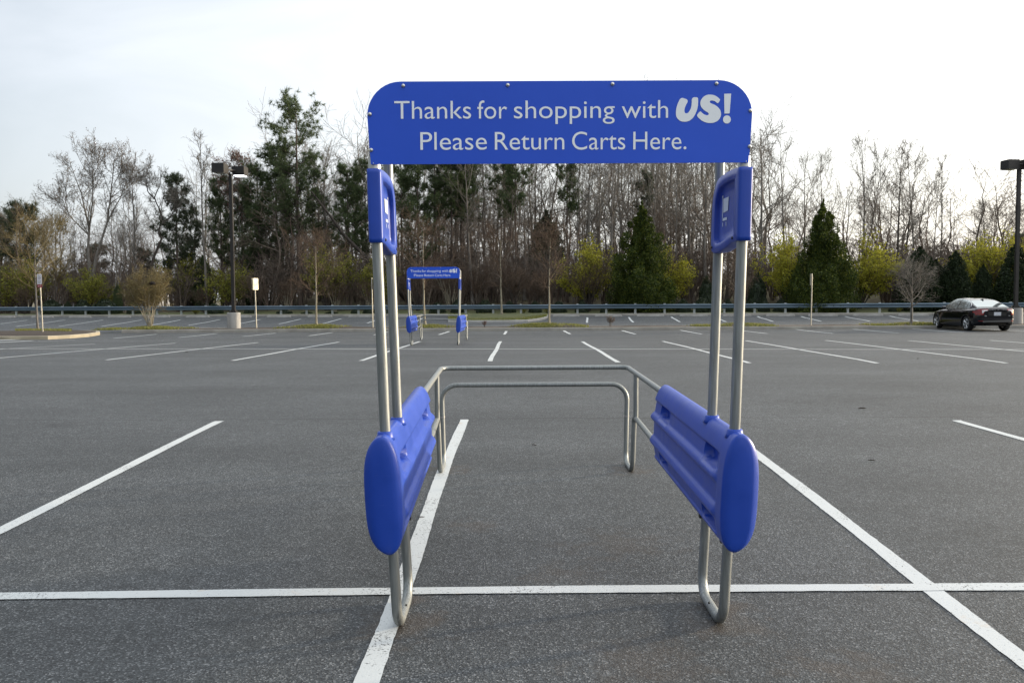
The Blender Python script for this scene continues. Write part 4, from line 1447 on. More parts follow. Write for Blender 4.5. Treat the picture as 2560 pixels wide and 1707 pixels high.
# ---- right skyline -------------------------------------------------------------------
RT = [('tall1', 1750, 248, 67, 1.0, 'tallest bare tree close right of the sign edge'),
      ('tall3', 1811, 262, 69, 1.0, 'tall slender bare tree, second right of the sign'),
      ('tall2', 1845, 330, 73, .9, 'medium bare tree leaning between the second tall slender tree and the right cone evergreen'),
      ('tall4', 1893, 322, 70, .75, 'bare tree standing directly behind the tip of the right cone evergreen'),
      ('forkV', 1977, 288, 68, .8, 'tall wide bare tree alone against the sky right of the right cone evergreen'),
      ('tall3', 2052, 292, 67.5, 1.1, 'dark bare tree with a broken branch, left of a dense pair of trunks'),
      ('tall4', 2072, 330, 70, .7, 'dense bare tree beside the dark tree with a broken branch'),
      ('thin', 2106, 315, 69, 1.0, 'straight bare tree right of the dense pair of trunks'),
      ('tall3', 2133, 352, 68, .7, 'slim bare tree, second of the straight ones right of the dense pair'),
      ('thin', 2160, 345, 70, 1.0, 'slim bare pole-like tree left of the short topped one'),
      ('thin', 2184, 452, 69, 1.2, 'short topped bare tree above the reddish thicket on the right'),
      ('tall2', 2241, 450, 80, 1.0, 'faint small bare tree right of the reddish thicket'),
      ('forkV', 2262, 445, 76, .9, 'small forked bare tree between the reddish thicket and the right lamp post'),
      ('tall2', 2340, 470, 80, 1.0, 'faint bare tree behind the right lamp post')]
for i, (k, xd, yd, V, wk, lab) in enumerate(RT):
    bare_at(k, xd, yd, V, lab, wk, bark='bark_dark' if i in (5, 6) else 'bark_grey', rz={4: .2, 12: .3}.get(i, rng.uniform(0, 6)))


# ---- pines ---------------------------------------------------------------------------
def tufts(C, g, n=16, ln=.34, wd=.022, up=.4):
    """needle tufts: n thin blades fanning from every centre"""
    m_ = len(C)
    d = g.normal(size=(m_, n, 3)); d[..., 2] += up; d /= np.linalg.norm(d, axis=2, keepdims=True)
    q = g.normal(size=(m_, n, 3)); q -= d * (q * d).sum(2, keepdims=True); q /= np.linalg.norm(q, axis=2, keepdims=True)
    l = ln * g.uniform(.6, 1.15, (m_, n, 1))
    c = C[:, None, :] + g.normal(0, .03, (m_, n, 3))
    V = np.stack([c - q * wd, c + q * wd, c + d * l], 2).reshape(-1, 3)
    return V, np.arange(len(V)).reshape(-1, 3)


def make_pine(key, h, crown, limbs, seed, r0=.2, tuft=5, nb=22, ln=.44, lean=0.0, dead=6):
    """crown: list of (height fraction, half-width, droop angle from vertical)"""
    g = np.random.default_rng(seed)
    z = np.linspace(0, h * .97, 10); off = np.cumsum(g.normal(0, .018 * h / 16, (10, 2)), 0); off[0] = 0; off[:, 0] += lean * (z / h) ** 2
    tp = interp_line(np.concatenate([off, z[:, None]], 1), 24)[None]
    tr_ = (r0 + (.035 - r0) * np.linspace(0, 1, 24) ** .9)[None]
    parts = [tubes_np(tp, tr_, 8)]
    hs = np.array([c[0] for c in crown]); ws = np.array([c[1] for c in crown])
    def l1(t, g_): return np.interp(t, hs, ws) * g_.uniform(.55, 1.12, t.shape)
    L1 = spawn(tp, tr_, limbs, hs[0], 1.0, (55, 88), l1, 6, .10, .12, .42, .3, .014, g)
    L2 = spawn(*L1, 6, .34, 1.0, (25, 70), lambda t, g_: np.maximum(.45, .30 * np.interp(.8, hs, ws)) * g_.uniform(.5, 1.2, t.shape), 4, .16, .15, .6, .4, .01, g)
    Ld = spawn(tp, tr_, dead, max(.12, hs[0] - .3), hs[0], (60, 95), lambda t, g_: g_.uniform(.4, 1.6, t.shape), 4, .0, .15, .3, .3, .01, g)
    bark = cat_parts(parts)
    limb = cat_parts([tubes_np(*L1, 5), tubes_np(*L2, 3), tubes_np(*Ld, 4)])
    C = np.concatenate([L2[0][:, 1:].reshape(-1, 3), L1[0][:, 3:].reshape(-1, 3)])
    C = np.repeat(C, max(1, tuft // 5), 0) + g.normal(0, .20, (len(C) * max(1, tuft // 5), 3)) * np.array([1, 1, .6])
    nd = tufts(C, g, nb, ln)
    MESHLIB[key] = (bark, limb, nd, h)


def pine_at(key, xd, topd, V, label, wk=1.0, leaf='pine', rz=None, name='pine_tree', group=None):
    bk_, lm, nd, h0 = MESHLIB[key]
    k = (key, leaf)
    if k not in MESHES:
        MESHES[k] = (mesh_np('trunk', bk_, M['bark_pine']), mesh_np('limbs', lm, M['bark_dark']), mesh_np('needles', nd, M[leaf], False))
    b = at_px(xd, V); s = (top_z(xd, topd, V) - b.z) / (h0 * 1.02)
    t = thing(name, label, 'tree', b, rng.uniform(0, 6.28) if rz is None else rz, group); t.scale = (s * wk, s * wk, s)
    for nm, me in zip(('trunk', 'limbs', 'crown'), MESHES[k]):
        o = bpy.data.objects.new(nm, me); COL.objects.link(o); o.parent = t
    return t


make_pine('pineA', 19, [(.34, 2.0), (.5, 3.4), (.62, 3.0), (.72, 2.6), (.80, 3.6), (.88, 3.4), (.95, 2.4), (1, 1.2)], 52, 41, .27)
make_pine('pineB', 14, [(.30, 2.0), (.5, 3.2), (.66, 2.6), (.78, 1.7), (.9, 2.1), (1, 1.1)], 40, 42, .20)
make_pine('pineC', 16, [(.52, 1.2), (.66, 2.2), (.8, 2.2), (.92, 1.7), (1, .8)], 28, 43, .17)
make_pine('pineD', 13, [(.22, 2.2), (.42, 3.0), (.66, 2.6), (.88, 1.7), (1, .8)], 42, 44, .18, nb=17)
make_pine('pineE', 9, [(.45, 1.2), (.65, 1.9), (.85, 1.6), (1, .8)], 26, 45, .13)
pine_at('pineA', 690, 226, 68, 'tallest pine, towering left of the sign with layered tufts', 1.0, rz=.5)
pine_at('pineD', 640, 330, 70, 'dense dark pine leaning against the left of the tallest pine', 1.0)
pine_at('pineD', 598, 372, 69, 'dark bushy pine right of the lit lamp head', .95)
pine_at('pineB', 560, 420, 71, 'dark pine directly behind the lit lamp head', .9)
pine_at('pineB', 512, 400, 70, 'dark pine peeking out left of the lit lamp head', .8)
pine_at('pineD', 735, 430, 73, 'lower dark pine just right of the tallest pine', .9)
pine_at('pineB', 410, 395, 67, 'round topped pine with tiered branches left of the lit lamp post', .85, 'pine_dull', rz=.7)
pine_at('pineD', 442, 470, 70, 'lower dull pine hugging the right of the round topped tiered pine', .9, 'pine_dull')
pine_at('pineE', 51, 464, 68, 'small pine with a tufted top above the left island tree', .95, 'pine_dull')
pine_at('pineD', 8, 500, 72, 'dark pine at the left picture edge', .9, 'pine_dull')
pine_at('pineE', 225, 560, 80, 'low dark pine behind the V-shaped tree', 1.1, 'pine_dull')
pine_at('pineE', 330, 570, 82, 'low dark pine behind the tall straight grey tree', 1.0, 'pine_dull')
pine_at('pineB', 802, 375, 70, 'dark pine just left of the near corral with thin drooping limbs', .9)
pine_at('pineB', 842, 365, 74, 'dark pine half hidden by the left posts of the near corral', .9)
pine_at('pineD', 962, 350, 69, 'bushiest dark pine under the left part of the sign', .95, rz=1.2)
pine_at('pineC', 925, 340, 74, 'thin topped pine between the left posts and the bushiest pine', 1.0)
PL_ = 'one of the slim bare-stemmed pines under the left half of the sign'
for i, (xd, yd, V) in enumerate([(1002, 330, 72), (1040, 320, 70), (1062, 330, 71), (1075, 350, 76)]):
    pine_at('pineC', xd, yd, V, PL_, 1.05, group='slim pines under the sign')
pine_at('pineC', 1160, 330, 73, 'slim pine with a few tufts under the middle of the sign', .9)
pine_at('pineC', 1184, 300, 69, 'dark tall pine trunk under the middle of the sign', .8)
pine_at('pineC', 1304, 290, 70, 'straight dark pine trunk left of the left cone evergreen', .75)
pine_at('pineC', 1478, 388, 72, 'small pine tuft above the tip of the left cone evergreen', .8, 'pine_dull')
pine_at('pineE', 2345, 535, 78, 'dull pine behind the right lamp post', 1.1, 'pine_dull')
pine_at('pineE', 1990, 600, 80, 'low dull pine right of the right cone evergreen', 1.0, 'pine_dull')
pine_at('pineE', 2140, 610, 84, 'low dull pine beyond the arborvitae row', 1.0, 'pine_dull')


# ---- cone evergreens, arborvitae -----------------------------------------------------
def make_cone(key, h, prof, n, seed, size=.16, lobes=7, up=1.2, asp=.35, rough=.16):
    g = np.random.default_rng(seed)
    fh = np.array([p[0] for p in prof]); fw = np.array([p[1] for p in prof])
    u = np.linspace(0, 1, 400); cum = np.cumsum(np.interp(u, fh, fw) + .04); cum /= cum[-1]
    nc = int(lobes * 42); per = n // nc
    t = np.interp((np.arange(nc) + g.random(nc)) / nc, cum, u)
    a = np.arange(nc) * 2.39996 + g.normal(0, .25, nc)
    w = np.interp(t, fh, fw) * g.uniform(1 - rough * 2.2, 1 + rough * .5, nc) * (1 + rough * .6 * np.sin(a * 2 + t * 7 + seed))
    cc_ = np.stack([w * .80 * np.cos(a), w * .80 * np.sin(a), t * h], 1)
    rad_ = (.05 + .18 * np.interp(t, fh, fw)) * g.uniform(.75, 1.3, nc)
    loc = g.normal(size=(nc, per, 3)); loc /= np.linalg.norm(loc, axis=2, keepdims=True); loc *= g.uniform(.55, 1.0, (nc, per, 1))
    loc *= rad_[:, None, None] * np.array([1, 1, 1.25 + .25 * up])
    C = (cc_[:, None, :] + loc).reshape(-1, 3)
    C[:, 2] += .18 * np.hypot(loc[..., 0], loc[..., 1]).ravel()
    # sparse inner fill so the heart is not hollow
    k_ = n // 6; ti = np.interp(g.random(k_), cum, u); ai = g.uniform(0, 6.283, k_); ri = np.interp(ti, fh, fw) * .62 * np.sqrt(g.random(k_))
    C = np.concatenate([C, np.stack([ri * np.cos(ai), ri * np.sin(ai), ti * h], 1)])
    kt = 260; tt = g.random(kt); at_ = g.uniform(0, 6.283, kt); rt = (.02 + .10 * (1 - tt)) * g.random(kt) * h / 8
    C = np.concatenate([C, np.stack([rt * np.cos(at_), rt * np.sin(at_), (.90 + .13 * tt) * h], 1)])
    C[:, 2] = np.maximum(C[:, 2], .04)
    V, Fq = quads_at(C, size, g, up, asp)
    MESHLIB[key] = (V, Fq, h)


def cone_at(key, xd, topd, V, label, wk=1.0, leaf='conifer', name='cone_evergreen', rz=None, group=None, sink=0.0):
    V_, Fq, h0 = MESHLIB[key]
    k = (key, leaf)
    if k not in MESHES:
        tr = MB(); tr.tube([(0, 0, -.1), (0.02, 0, h0 * .5), (0, .02, h0 * .93)], [.16 * h0 / 8, .1 * h0 / 8, .02], 8)
        me = tr.mesh('trunk'); me.materials.append(M['bark_dark'])
        MESHES[k] = (me, mesh_np('crown', (V_, Fq), M[leaf], False))
    b = at_px(xd, V); s = (top_z(xd, topd, V) - b.z) / h0
    t = thing(name, label, 'tree', b, rng.uniform(0, 6.28) if rz is None else rz, group); t.scale = (s * wk, s * wk, s)
    for nm, me in zip(('trunk', 'crown'), MESHES[k]):
        o = bpy.data.objects.new(nm, me); COL.objects.link(o); o.parent = t
    return t


make_cone('coneA', 8.2, [(0, 1.9), (.05, 2.5), (.2, 2.55), (.38, 2.1), (.55, 1.6), (.72, 1.12), (.86, .62), (.95, .28), (1, .04)], 52000, 51, .115, lobes=5, rough=.30)
make_cone('coneB', 8.2, [(0, 2.3), (.06, 2.9), (.2, 2.85), (.35, 2.3), (.5, 1.75), (.68, 1.45), (.82, .95), (.93, .42), (1, .04)], 54000, 52, .115, lobes=5, rough=.30)
make_cone('arb', 4.8, [(0, .75), (.1, 1.0), (.35, 1.02), (.6, .8), (.8, .52), (.92, .3), (1, .05)], 16000, 53, .10, lobes=4, up=2.2, rough=.12)
make_cone('arb2', 4.8, [(0, .9), (.1, 1.1), (.3, 1.2), (.55, 1.0), (.75, .75), (.9, .4), (1, .05)], 16000, 54, .10, lobes=4, up=2.2, rough=.2)
make_cone('dullcone', 9.5, [(0, 1.0), (.15, 1.7), (.4, 1.65), (.65, 1.25), (.85, .7), (1, .05)], 22000, 55, .18, lobes=5, rough=.22, up=.6)
cone_at('coneA', 1474, 470, 63.4, 'left big cone evergreen behind the guardrail, under the sign', 1.14)
cone_at('coneB', 1888, 466, 63.0, 'right big cone evergreen behind the guardrail, right of the near corral', 1.06)
cone_at('arb2', 1832, 608, 62.4, 'low ragged evergreen lobe at the left foot of the right cone evergreen', .8, name='evergreen_shrub')
cone_at('arb2', 2112, 572, 63.2, 'wide dark arborvitae behind the bare young tree near the car', 1.5, 'arbor', name='arborvitae')
cone_at('arb2', 2148, 600, 63.6, 'arborvitae close right of the wide one, level with its shoulder', 1.3, 'arbor', name='arborvitae')
cone_at('arb', 2193, 581, 62.8, 'tall narrow arborvitae behind the front of the black car', 1.35, 'arbor', name='arborvitae')
cone_at('arb2', 2257, 611, 62.8, 'rounded arborvitae behind the roof of the black car', 1.15, 'arbor', name='arborvitae')
cone_at('arb', 2292, 655, 62.8, 'smallest arborvitae beside the rounded one behind the car', 1.2, 'arbor', name='arborvitae')
cone_at('arb', 2330, 566, 62.5, 'tall dark arborvitae behind the right lamp post', 1.4, 'arbor', name='arborvitae')
cone_at('dullcone', 1256, 490, 76, 'dull grey-green conical evergreen under the middle of the sign', 1.6, 'pine_dull')
cone_at('dullcone', 468, 590, 68, 'broad dark evergreen low left of the lit lamp post', 1.3, 'pine')
cone_at('dullcone', 585, 560, 70, 'dark evergreen low behind the pair of sunlit sign plates', 1.2, 'pine')
cone_at('arb2', 271, 655, 64, 'small dark evergreen behind the round hedges at the left', .8, 'pine', name='evergreen_shrub')


# ---- lime shrubs in young leaf -------------------------------------------------------
def make_lime(key, h, w, n, seed, stems=12, fill=1.0, size=.10):
    g = np.random.default_rng(seed)
    SP, SR = [], []
    for i in range(stems):
        a = g.uniform(0, 2 * np.pi); r_ = w * np.sqrt(g.random()) * .95; hh = h * (1 - .45 * (r_ / w) ** 2) * g.uniform(.8, 1.0)
        p = np.array([[0.15 * np.cos(a), .15 * np.sin(a), 0], [r_ * .30 * np.cos(a), r_ * .30 * np.sin(a), hh * .35], [r_ * .72 * np.cos(a), r_ * .72 * np.sin(a), hh * .72], [r_ * np.cos(a), r_ * np.sin(a), hh]])
        SP.append(interp_line(p, 12)); SR.append(np.linspace(.045, .008, 12))
    SP = np.stack(SP); SR = np.stack(SR)
    L1 = spawn(SP, SR, 12, .25, 1.0, (18, 55), lambda t, g_: .28 * h * g_.uniform(.4, 1.2, t.shape), 5, .04, .14, .6, .4, .007, g)
    L2 = spawn(*L1, 6, .15, 1.0, (20, 60), lambda t, g_: .11 * h * g_.uniform(.4, 1.2, t.shape), 4, .05, .12, .7, .5, .006, g)
    C = np.concatenate([L2[0].reshape(-1, 3), L1[0][:, 1:].reshape(-1, 3)])
    C = C[g.integers(0, len(C), n)] + g.normal(0, .09, (n, 3))
    C = C[C[:, 2] > .25]
    MESHLIB[key] = (tubes_np(SP, SR, 6), cat_parts([tubes_np(*L1, 4), tubes_np(*L2, 3)]), quads_at(C, size, g, .2, .5), h)


def lime_at(key, xd, topd, V, label, wk=1.0, leaf='lime', bark='bark_dark', name='spring_shrub', rz=None, cat='shrub', loc=None, twig='twig_brown', group=None):
    st, tw_, lf, h0 = MESHLIB[key]
    k = (key, leaf, bark)
    if k not in MESHES:
        MESHES[k] = (mesh_np('stems', st, M[bark]), mesh_np('twigs', tw_, M[twig]), mesh_np('leaves', lf, M[leaf], False) if lf is not None else None)
    if loc is None:
        b = at_px(xd, V); s = (top_z(xd, topd, V) - b.z) / (h0 * 1.03)
    else:
        b = loc; s = (P(xd * 1.0884, topd * 1.0884, b.y).z - b.z) / (h0 * 1.03)
    t = thing(name, label, cat, b, rng.uniform(0, 6.28) if rz is None else rz, group); t.scale = (s * wk, s * wk, s)
    for nm, me in zip(('stems', 'twigs', 'leaves'), MESHES[k]):
        if me is None: continue
        o = bpy.data.objects.new(nm, me); COL.objects.link(o); o.parent = t
    return t


make_lime('limeA', 5.0, 2.6, 9500, 61, 15, size=.12)
make_lime('limeB', 5.4, 2.5, 9500, 62, 16, size=.12)
make_lime('limeC', 3.2, 2.0, 6000, 63, 12, size=.09)
lime_at('limeA', 1352, 563, 65.5, 'lime green shrub left of the left cone evergreen', .95)
lime_at('limeB', 1530, 572, 65.5, 'lime green shrub showing right of the left cone evergreen', 1.0)
lime_at('limeA', 1806, 552, 65.5, 'lime green shrub left of the right cone evergreen', .9)
lime_at('limeB', 1972, 545, 65.2, 'largest lime green shrub, right of the right cone evergreen', 1.15)
lime_at('limeA', 2262, 556, 66.0, 'lime green shrub behind the arborvitae above the car', 1.0)
lime_at('limeB', 2318, 545, 66.5, 'lime green shrub left of the right lamp post', .9)
lime_at('limeC', 205, 622, 64.5, 'lime green shrub above the round hedges at the left', 1.05, 'lime_dim')
lime_at('limeC', 535, 608, 65.0, 'lime green shrub behind the foot of the lit lamp post', .9, 'lime_dim')
lime_at('limeC', 752, 570, 65.0, 'thin yellow-green shrub behind the young tree left of the near corral', .8, 'lime_dim')
lime_at('limeC', 868, 600, 66, 'dim yellow-green shrub behind the left posts of the near corral', .9, 'lime_dim')
lime_at('limeC', 60, 600, 66, 'dim yellow-green shrub behind the left island tree', 1.1, 'lime_dim')
lime_at('limeC', 430, 585, 68, 'dim pale green shrub in front of the broad dark evergreen', .8, 'lime_dim')
for i, (px_, lab) in enumerate([(1203, 'low yellow-green tuft under the guardrail, left'), (1258, 'low yellow-green tuft under the guardrail, second'), (2066, 'low yellow-green tuft under the guardrail by the wide arborvitae'), (1956, 'low yellow-green tuft at the foot of the largest lime shrub'), (448, 'low yellow-green tuft under the guardrail right of the fan shaped shrub')]):
    lime_at('limeC', px_, 706, 61.8, lab.replace(', left', ' left of the first street tree').replace(', second', ' just behind the pale trunked street tree'), .9, 'lime_dim', name='low_shrub')

# ---- brown shrub crowns in front of the lime, and other bare shrubs -------------------------------
def make_bush(key, h, w, seed, stems=9, tw=(10, 6, 4), rmin=.006, bud=0, flat=0.0, budsize=.06, r0=.035):
    g = np.random.default_rng(seed)
    SP, SR = [], []
    for i in range(stems):
        a = 2 * np.pi * (i + g.random()) / stems; r_ = w * g.uniform(.35, 1.0) * .72; hh = h * g.uniform(.62, .86)
        p = np.array([[0.10 * np.cos(a), .10 * np.sin(a), 0], [r_ * .35 * np.cos(a), r_ * .35 * np.sin(a), hh * .38], [r_ * np.cos(a), r_ * np.sin(a), hh]])
        pp_ = interp_line(p, 12); pp_[1:] += g.normal(0, .02, (11, 3)) * h / 3
        SP.append(pp_); SR.append(np.linspace(r0, .008, 12))
    SP = np.stack(SP); SR = np.stack(SR)
    L1 = spawn(SP, SR, tw[0], .42, 1.0, (18, 55), lambda t, g_: .30 * h * g_.uniform(.4, 1.1, t.shape), 5, .08, .14, .6, .4, rmin * 1.2, g)
    L2 = spawn(*L1, tw[1], .2, 1.0, (20, 60), lambda t, g_: .13 * h * g_.uniform(.4, 1.2, t.shape), 4, .05, .12, .7, .5, rmin, g)
    L3 = spawn(*L2, tw[2], .2, 1.0, (20, 60), lambda t, g_: .06 * h * g_.uniform(.4, 1.2, t.shape), 2, .05, .12, .8, .6, rmin * .8, g)
    lf = None
    if bud:
        C = L3[0].reshape(-1, 3); C = C[g.integers(0, len(C), bud)] + g.normal(0, .03, (bud, 3)); lf = quads_at(C, budsize, g, .2, .5)
    MESHLIB[key] = (tubes_np(SP, SR, 6), cat_parts([tubes_np(*L1, 4), tubes_np(*L2, 3), tubes_np(*L3, 3)]), lf, h)


make_bush('bushA', 4.2, 2.2, 71)
make_bush('bushB', 3.2, 1.7, 72, 8)
make_bush('crape', 4.6, 2.3, 73, 11, tw=(12, 8, 5), rmin=.007, bud=7000, budsize=.05, r0=.045)
make_bush('tiny', 1.0, .55, 74, 10, tw=(6, 5, 3), rmin=.006, r0=.012, bud=500, budsize=.05)
lime_at('bushA', 1352, 585, 63.6, 'brown bare many-stemmed shrub in front of the lime shrub left of the left cone', .95, bark='bark_dark', name='bare_shrub')
lb = [(1035, 590, 63.8, 'bareA'), (660, 640, 63.6, ''), (850, 640, 63.8, ''), (1180, 600, 64.2, ''), (960, 600, 64.5, ''), (470, 655, 63.5, ''), (585, 630, 63.5, ''), (55, 655, 63.4, ''), (770, 635, 63.8, ''), (1095, 610, 64.5, ''), (1240, 620, 64.6, '')]
BL = ['bare brown shrub seen through the far cart corral', 'bare shrub with pale crossing stems right of the sunlit sign plates', 'bare pale-stemmed shrub just left of the near left posts', 'rusty twigged shrub left of the pale trunked street tree', 'bare reddish shrub just left of the far corral sign', 'low greyish bare shrub left of the lit lamp post', 'thin-stemmed bare shrub just left of the sunlit sign plates', 'low grey twiggy shrub at the far left behind the guardrail', 'bare tan-stemmed shrub right of the thin yellow-green shrub', 'rusty bare shrub right of the far corral', 'bare shrub behind the pale trunked street tree']
for i, ((xd, yd, V, _), lab) in enumerate(zip(lb, BL)):
    lime_at('bushA' if i % 2 == 0 else 'bushB', xd, yd, V, lab, 1.0, bark='bark_pale' if i in (0, 1, 2, 8) else 'bark_dark', name='bare_shrub')

# crape myrtle and street trees on the median -------------------------------------------------------
def med_loc(xd):
    p = P(xd * 1.0884, 815, 41.9); return Vector((p.x, p.y, med_h(p.x) - .0))


cm = lime_at('crape', 346, 616, 0, 'fan shaped shrub with many pale stems on the median grass', .95, leaf='bud_olive', bark='bark_pale', twig='twig_tan', name='fan_shrub', loc=med_loc(344), rz=.4)
nb = MB(); nb.ball((0, 0, 0), .13, 8); q = P(380, 708, 41.4)
nest = build(nb, 'nest', M['berry']); nest.location = q; nest.scale = (1.5, 1.2, .7)
tag(nest, 'dark little bird nest lodged high in the fan shaped shrub', 'nest')


def make_street(key, h, cw, clear, seed, r0=.085, limbs=20, tw=(7, 5, 3), bud=0):
    make_bare(key, h, cw, clear, limbs, seed=seed, r0=r0, ang=(40, 66), up=.07, wob=.10, tw=tw, rmin=.005, bud=bud, budsize=.05, twl=1.05, br=.6)


make_street('st1', 6.0, 4.6, .34, 81)
make_street('st2', 6.6, 4.4, .36, 82)
make_street('st3', 4.4, 4.2, .30, 83, .10)
make_street('st4', 7.0, 4.6, .36, 84)


def street(key, xd, topd, loc, label, h0, wk=1.0, bark='bark_pale', twig='twig_brown', rz=0.0, name='young_tree'):
    h0 = float(np.percentile(MESHLIB[key][1][0][:, 2], 99.5)); s = (P(xd * 1.0884, topd * 1.0884, loc.y).z - loc.z) / h0
    t = place_bare(key, name, label, 'tree', loc, rz, (s * wk, s * wk, s), bark=bark, twig=twig)
    return t


street('st1', 727, 520, med_loc(727), 'young bare tree with rising branches on a grass mound, left of the near corral', 6.0, rz=.6)
street('st2', 1260, 500, med_loc(1261), 'slim pale trunked young tree on the median seen under the sign', 6.6, rz=1.1)
street('st3', 2092, 575, med_loc(2093), 'young bare tree on the median left of the black car', 4.4, 1.1, bark='bark_grey', twig='twig_grey', rz=2.0)
street('st2', 1690, 560, med_loc(1689), 'young bare tree almost hidden behind the right posts of the near corral', 6.6, rz=2.4)
street('st4', 976, 480, med_loc(977), 'young bare tree standing behind the far cart corral', 7.0, rz=.2)
q = PV(1152 * 1.0884, 719 * 1.0884, 57.5); q.z = hz(q.x, q.y) + .22
street('st1', 1150, 510, q, 'young bare tree on the mulch mound of the grass row end', 6.0, rz=3.0, twig='twig_brown')
mb = MB(); mb.lathe([(1.5, -.12), (1.2, .05), (.7, .20), (.25, .28), (.0001, .29)], (0, 0, 0), 24)
struct(build(mb, 'mulch_mound', M['mulch'], None, (q.x, q.y, q.z - .22)))
q = G(95.5, 836); q.z = hz(q.x, q.y) + .2
street('st4', 85, 470, q, 'young bare tree with a leaning trunk on the left island', 7.0, .95, rz=1.7, twig='twig_tan', bark='bark_grey')
# two little shrubs on the median
p_ = med_loc(1113); lime_at('tiny', 1113, 737, 0, 'little dark reddish shrub on the median mulch right of the far corral', .95, leaf='bud_red', loc=p_, name='low_shrub')
p_ = med_loc(1402); lime_at('tiny', 1402, 726, 0, 'rounded leafless twiggy shrub on the median mulch under the sign', 1.0, leaf='bud_rust', bark='bark_grey', twig='twig_grey', loc=p_, name='low_shrub')


# ---- clipped hedges behind the rail -----------------------------------------------------------------
def make_hedge(key, n, seed):
    g = np.random.default_rng(seed)
    d = g.normal(size=(n, 3)); d[:, 2] = np.abs(d[:, 2]); d /= np.linalg.norm(d, axis=1, keepdims=True)
    bump = 1 + .05 * np.sin(d[:, 0] * 9 + seed) * np.sin(d[:, 1] * 8) + .04 * np.sin(d[:, 2] * 14)
    rr_ = (g.uniform(.80, 1.0, n) * bump)[:, None]
    C = d * rr_ * np.array([1, 1, 1.0])
    MESHLIB[key] = quads_at(C, .085, g, .3, .55)


make_hedge('hedge1', 4200, 1); make_hedge('hedge2', 4200, 2)
hm = [mesh_np('hedge_leaves', MESHLIB[k], M['hedge'], False) for k in ('hedge1', 'hedge2')]
core = MB(); core.lathe([(.86, 0), (.84, .3), (.7, .6), (.4, .8), (.0001, .86)], k=16); cme = core.mesh('hedge_core'); cme.materials.append(M['hedge'])
hedges = [(91, 145, 690, 63), (145, 167, 694, 63.4), (170, 210, 690, 62.8), (213, 270, 688, 62.8), (292, 325, 692, 63), (472, 512, 699, 62.8), (560, 590, 703, 63), (634, 673, 712, 62.4), (690, 720, 716, 62.4), (745, 778, 716, 62.4), (805, 827, 710, 62.4), (833, 862, 706, 62.6), (880, 905, 706, 62.6),
          (985, 1024, 696, 62.8), (1035, 1066, 689, 62.8), (1093, 1134, 690, 62.8), (1155, 1186, 693, 62.8), (1214, 1244, 693, 62.8), (1266, 1302, 694, 62.8), (1321, 1352, 691, 62.8), (1378, 1391, 707, 62.4), (1551, 1587, 689, 62.8), (1591, 1634, 685, 62.8), (1661, 1684, 688, 62.8), (1712, 1736, 689, 62.8), (1741, 1768, 685, 62.8), (1776, 1815, 688, 63),
          (2040, 2062, 705, 62.6), (1604, 1640, 637, 65.0), (1716, 1762, 634, 65.2)]
for i, (a, b_, top, V) in enumerate(hedges):
    c = at_px((a + b_) / 2, V); wdt = (P(b_ * 1.0884, 760, c.y).x - P(a * 1.0884, 760, c.y).x) / 2
    hh = top_z((a + b_) / 2, top, V) - c.z
    big = V >= 65
    if big: lab, grp = ('tall dark rounded holly bush behind the right posts of the near corral', None) if i == len(hedges) - 2 else ('tall dark rounded holly bush just right of the near corral', None)
    elif a < 340: lab, grp = 'rounded dark clipped hedge behind the guardrail left of the fan shaped shrub', 'clipped hedges at the left'
    elif a < 930: lab, grp = 'low dark clipped hedge behind the guardrail between the lit lamp post and the near corral', 'low clipped hedges left of the near corral'
    elif a < 1400: lab, grp = 'dark clipped hedge behind the guardrail, left of the left cone evergreen', 'clipped hedges under the sign'
    elif a < 1900: lab, grp = 'dark clipped hedge behind the guardrail between the two big cone evergreens', 'clipped hedges between the cone evergreens'
    else: lab, grp = 'low dark clipped hedge by the guardrail left of the wide arborvitae', None
    t = thing('hedge_bush', lab, 'hedge', c, rng.uniform(0, 6), grp)
    t.scale = (wdt, wdt, hh)
    for nm, me in (('leaves', hm[i % 2]), ('body', cme)):
        o = bpy.data.objects.new(nm, me); COL.objects.link(o); o.parent = t

# ---- the mass of the woods: thicket and far trunks nobody could count ---------------------------------------
def scatter(name, label, cat, keys, n, vr, xr, hr, m, seed, wr=(.8, 1.2), dens=None):
    g = np.random.default_rng(seed)
    vs, fs, b = [], [], 0
    cnt = 0
    while cnt < n:
        V = g.uniform(*vr); xd = g.uniform(*xr)
        if dens is not None and g.random() > dens(xd): continue
        p = at_px(xd, V)
        v, f = keys[g.integers(len(keys))]
        a = g.uniform(0, 2 * np.pi); h = g.uniform(*hr) * (.60 if hr[1] > 12 and not 430 < xd < 1790 else 1.0); w_ = h * g.uniform(*wr)
        c, s = math.cos(a), math.sin(a)
        q = np.stack([(v[:, 0] * c - v[:, 1] * s) * w_, (v[:, 0] * s + v[:, 1] * c) * w_, v[:, 2] * h], 1)
        q[:, 0] += q[:, 2] * g.normal(0, .045); q[:, 1] += q[:, 2] * g.normal(0, .045); q += np.array(p)
        vs.append(q); fs.append(f + b); b += len(q); cnt += 1
    o = fastmesh(name, np.concatenate(vs), np.concatenate(fs), m)
    return tag(o, label, cat, kind='stuff')


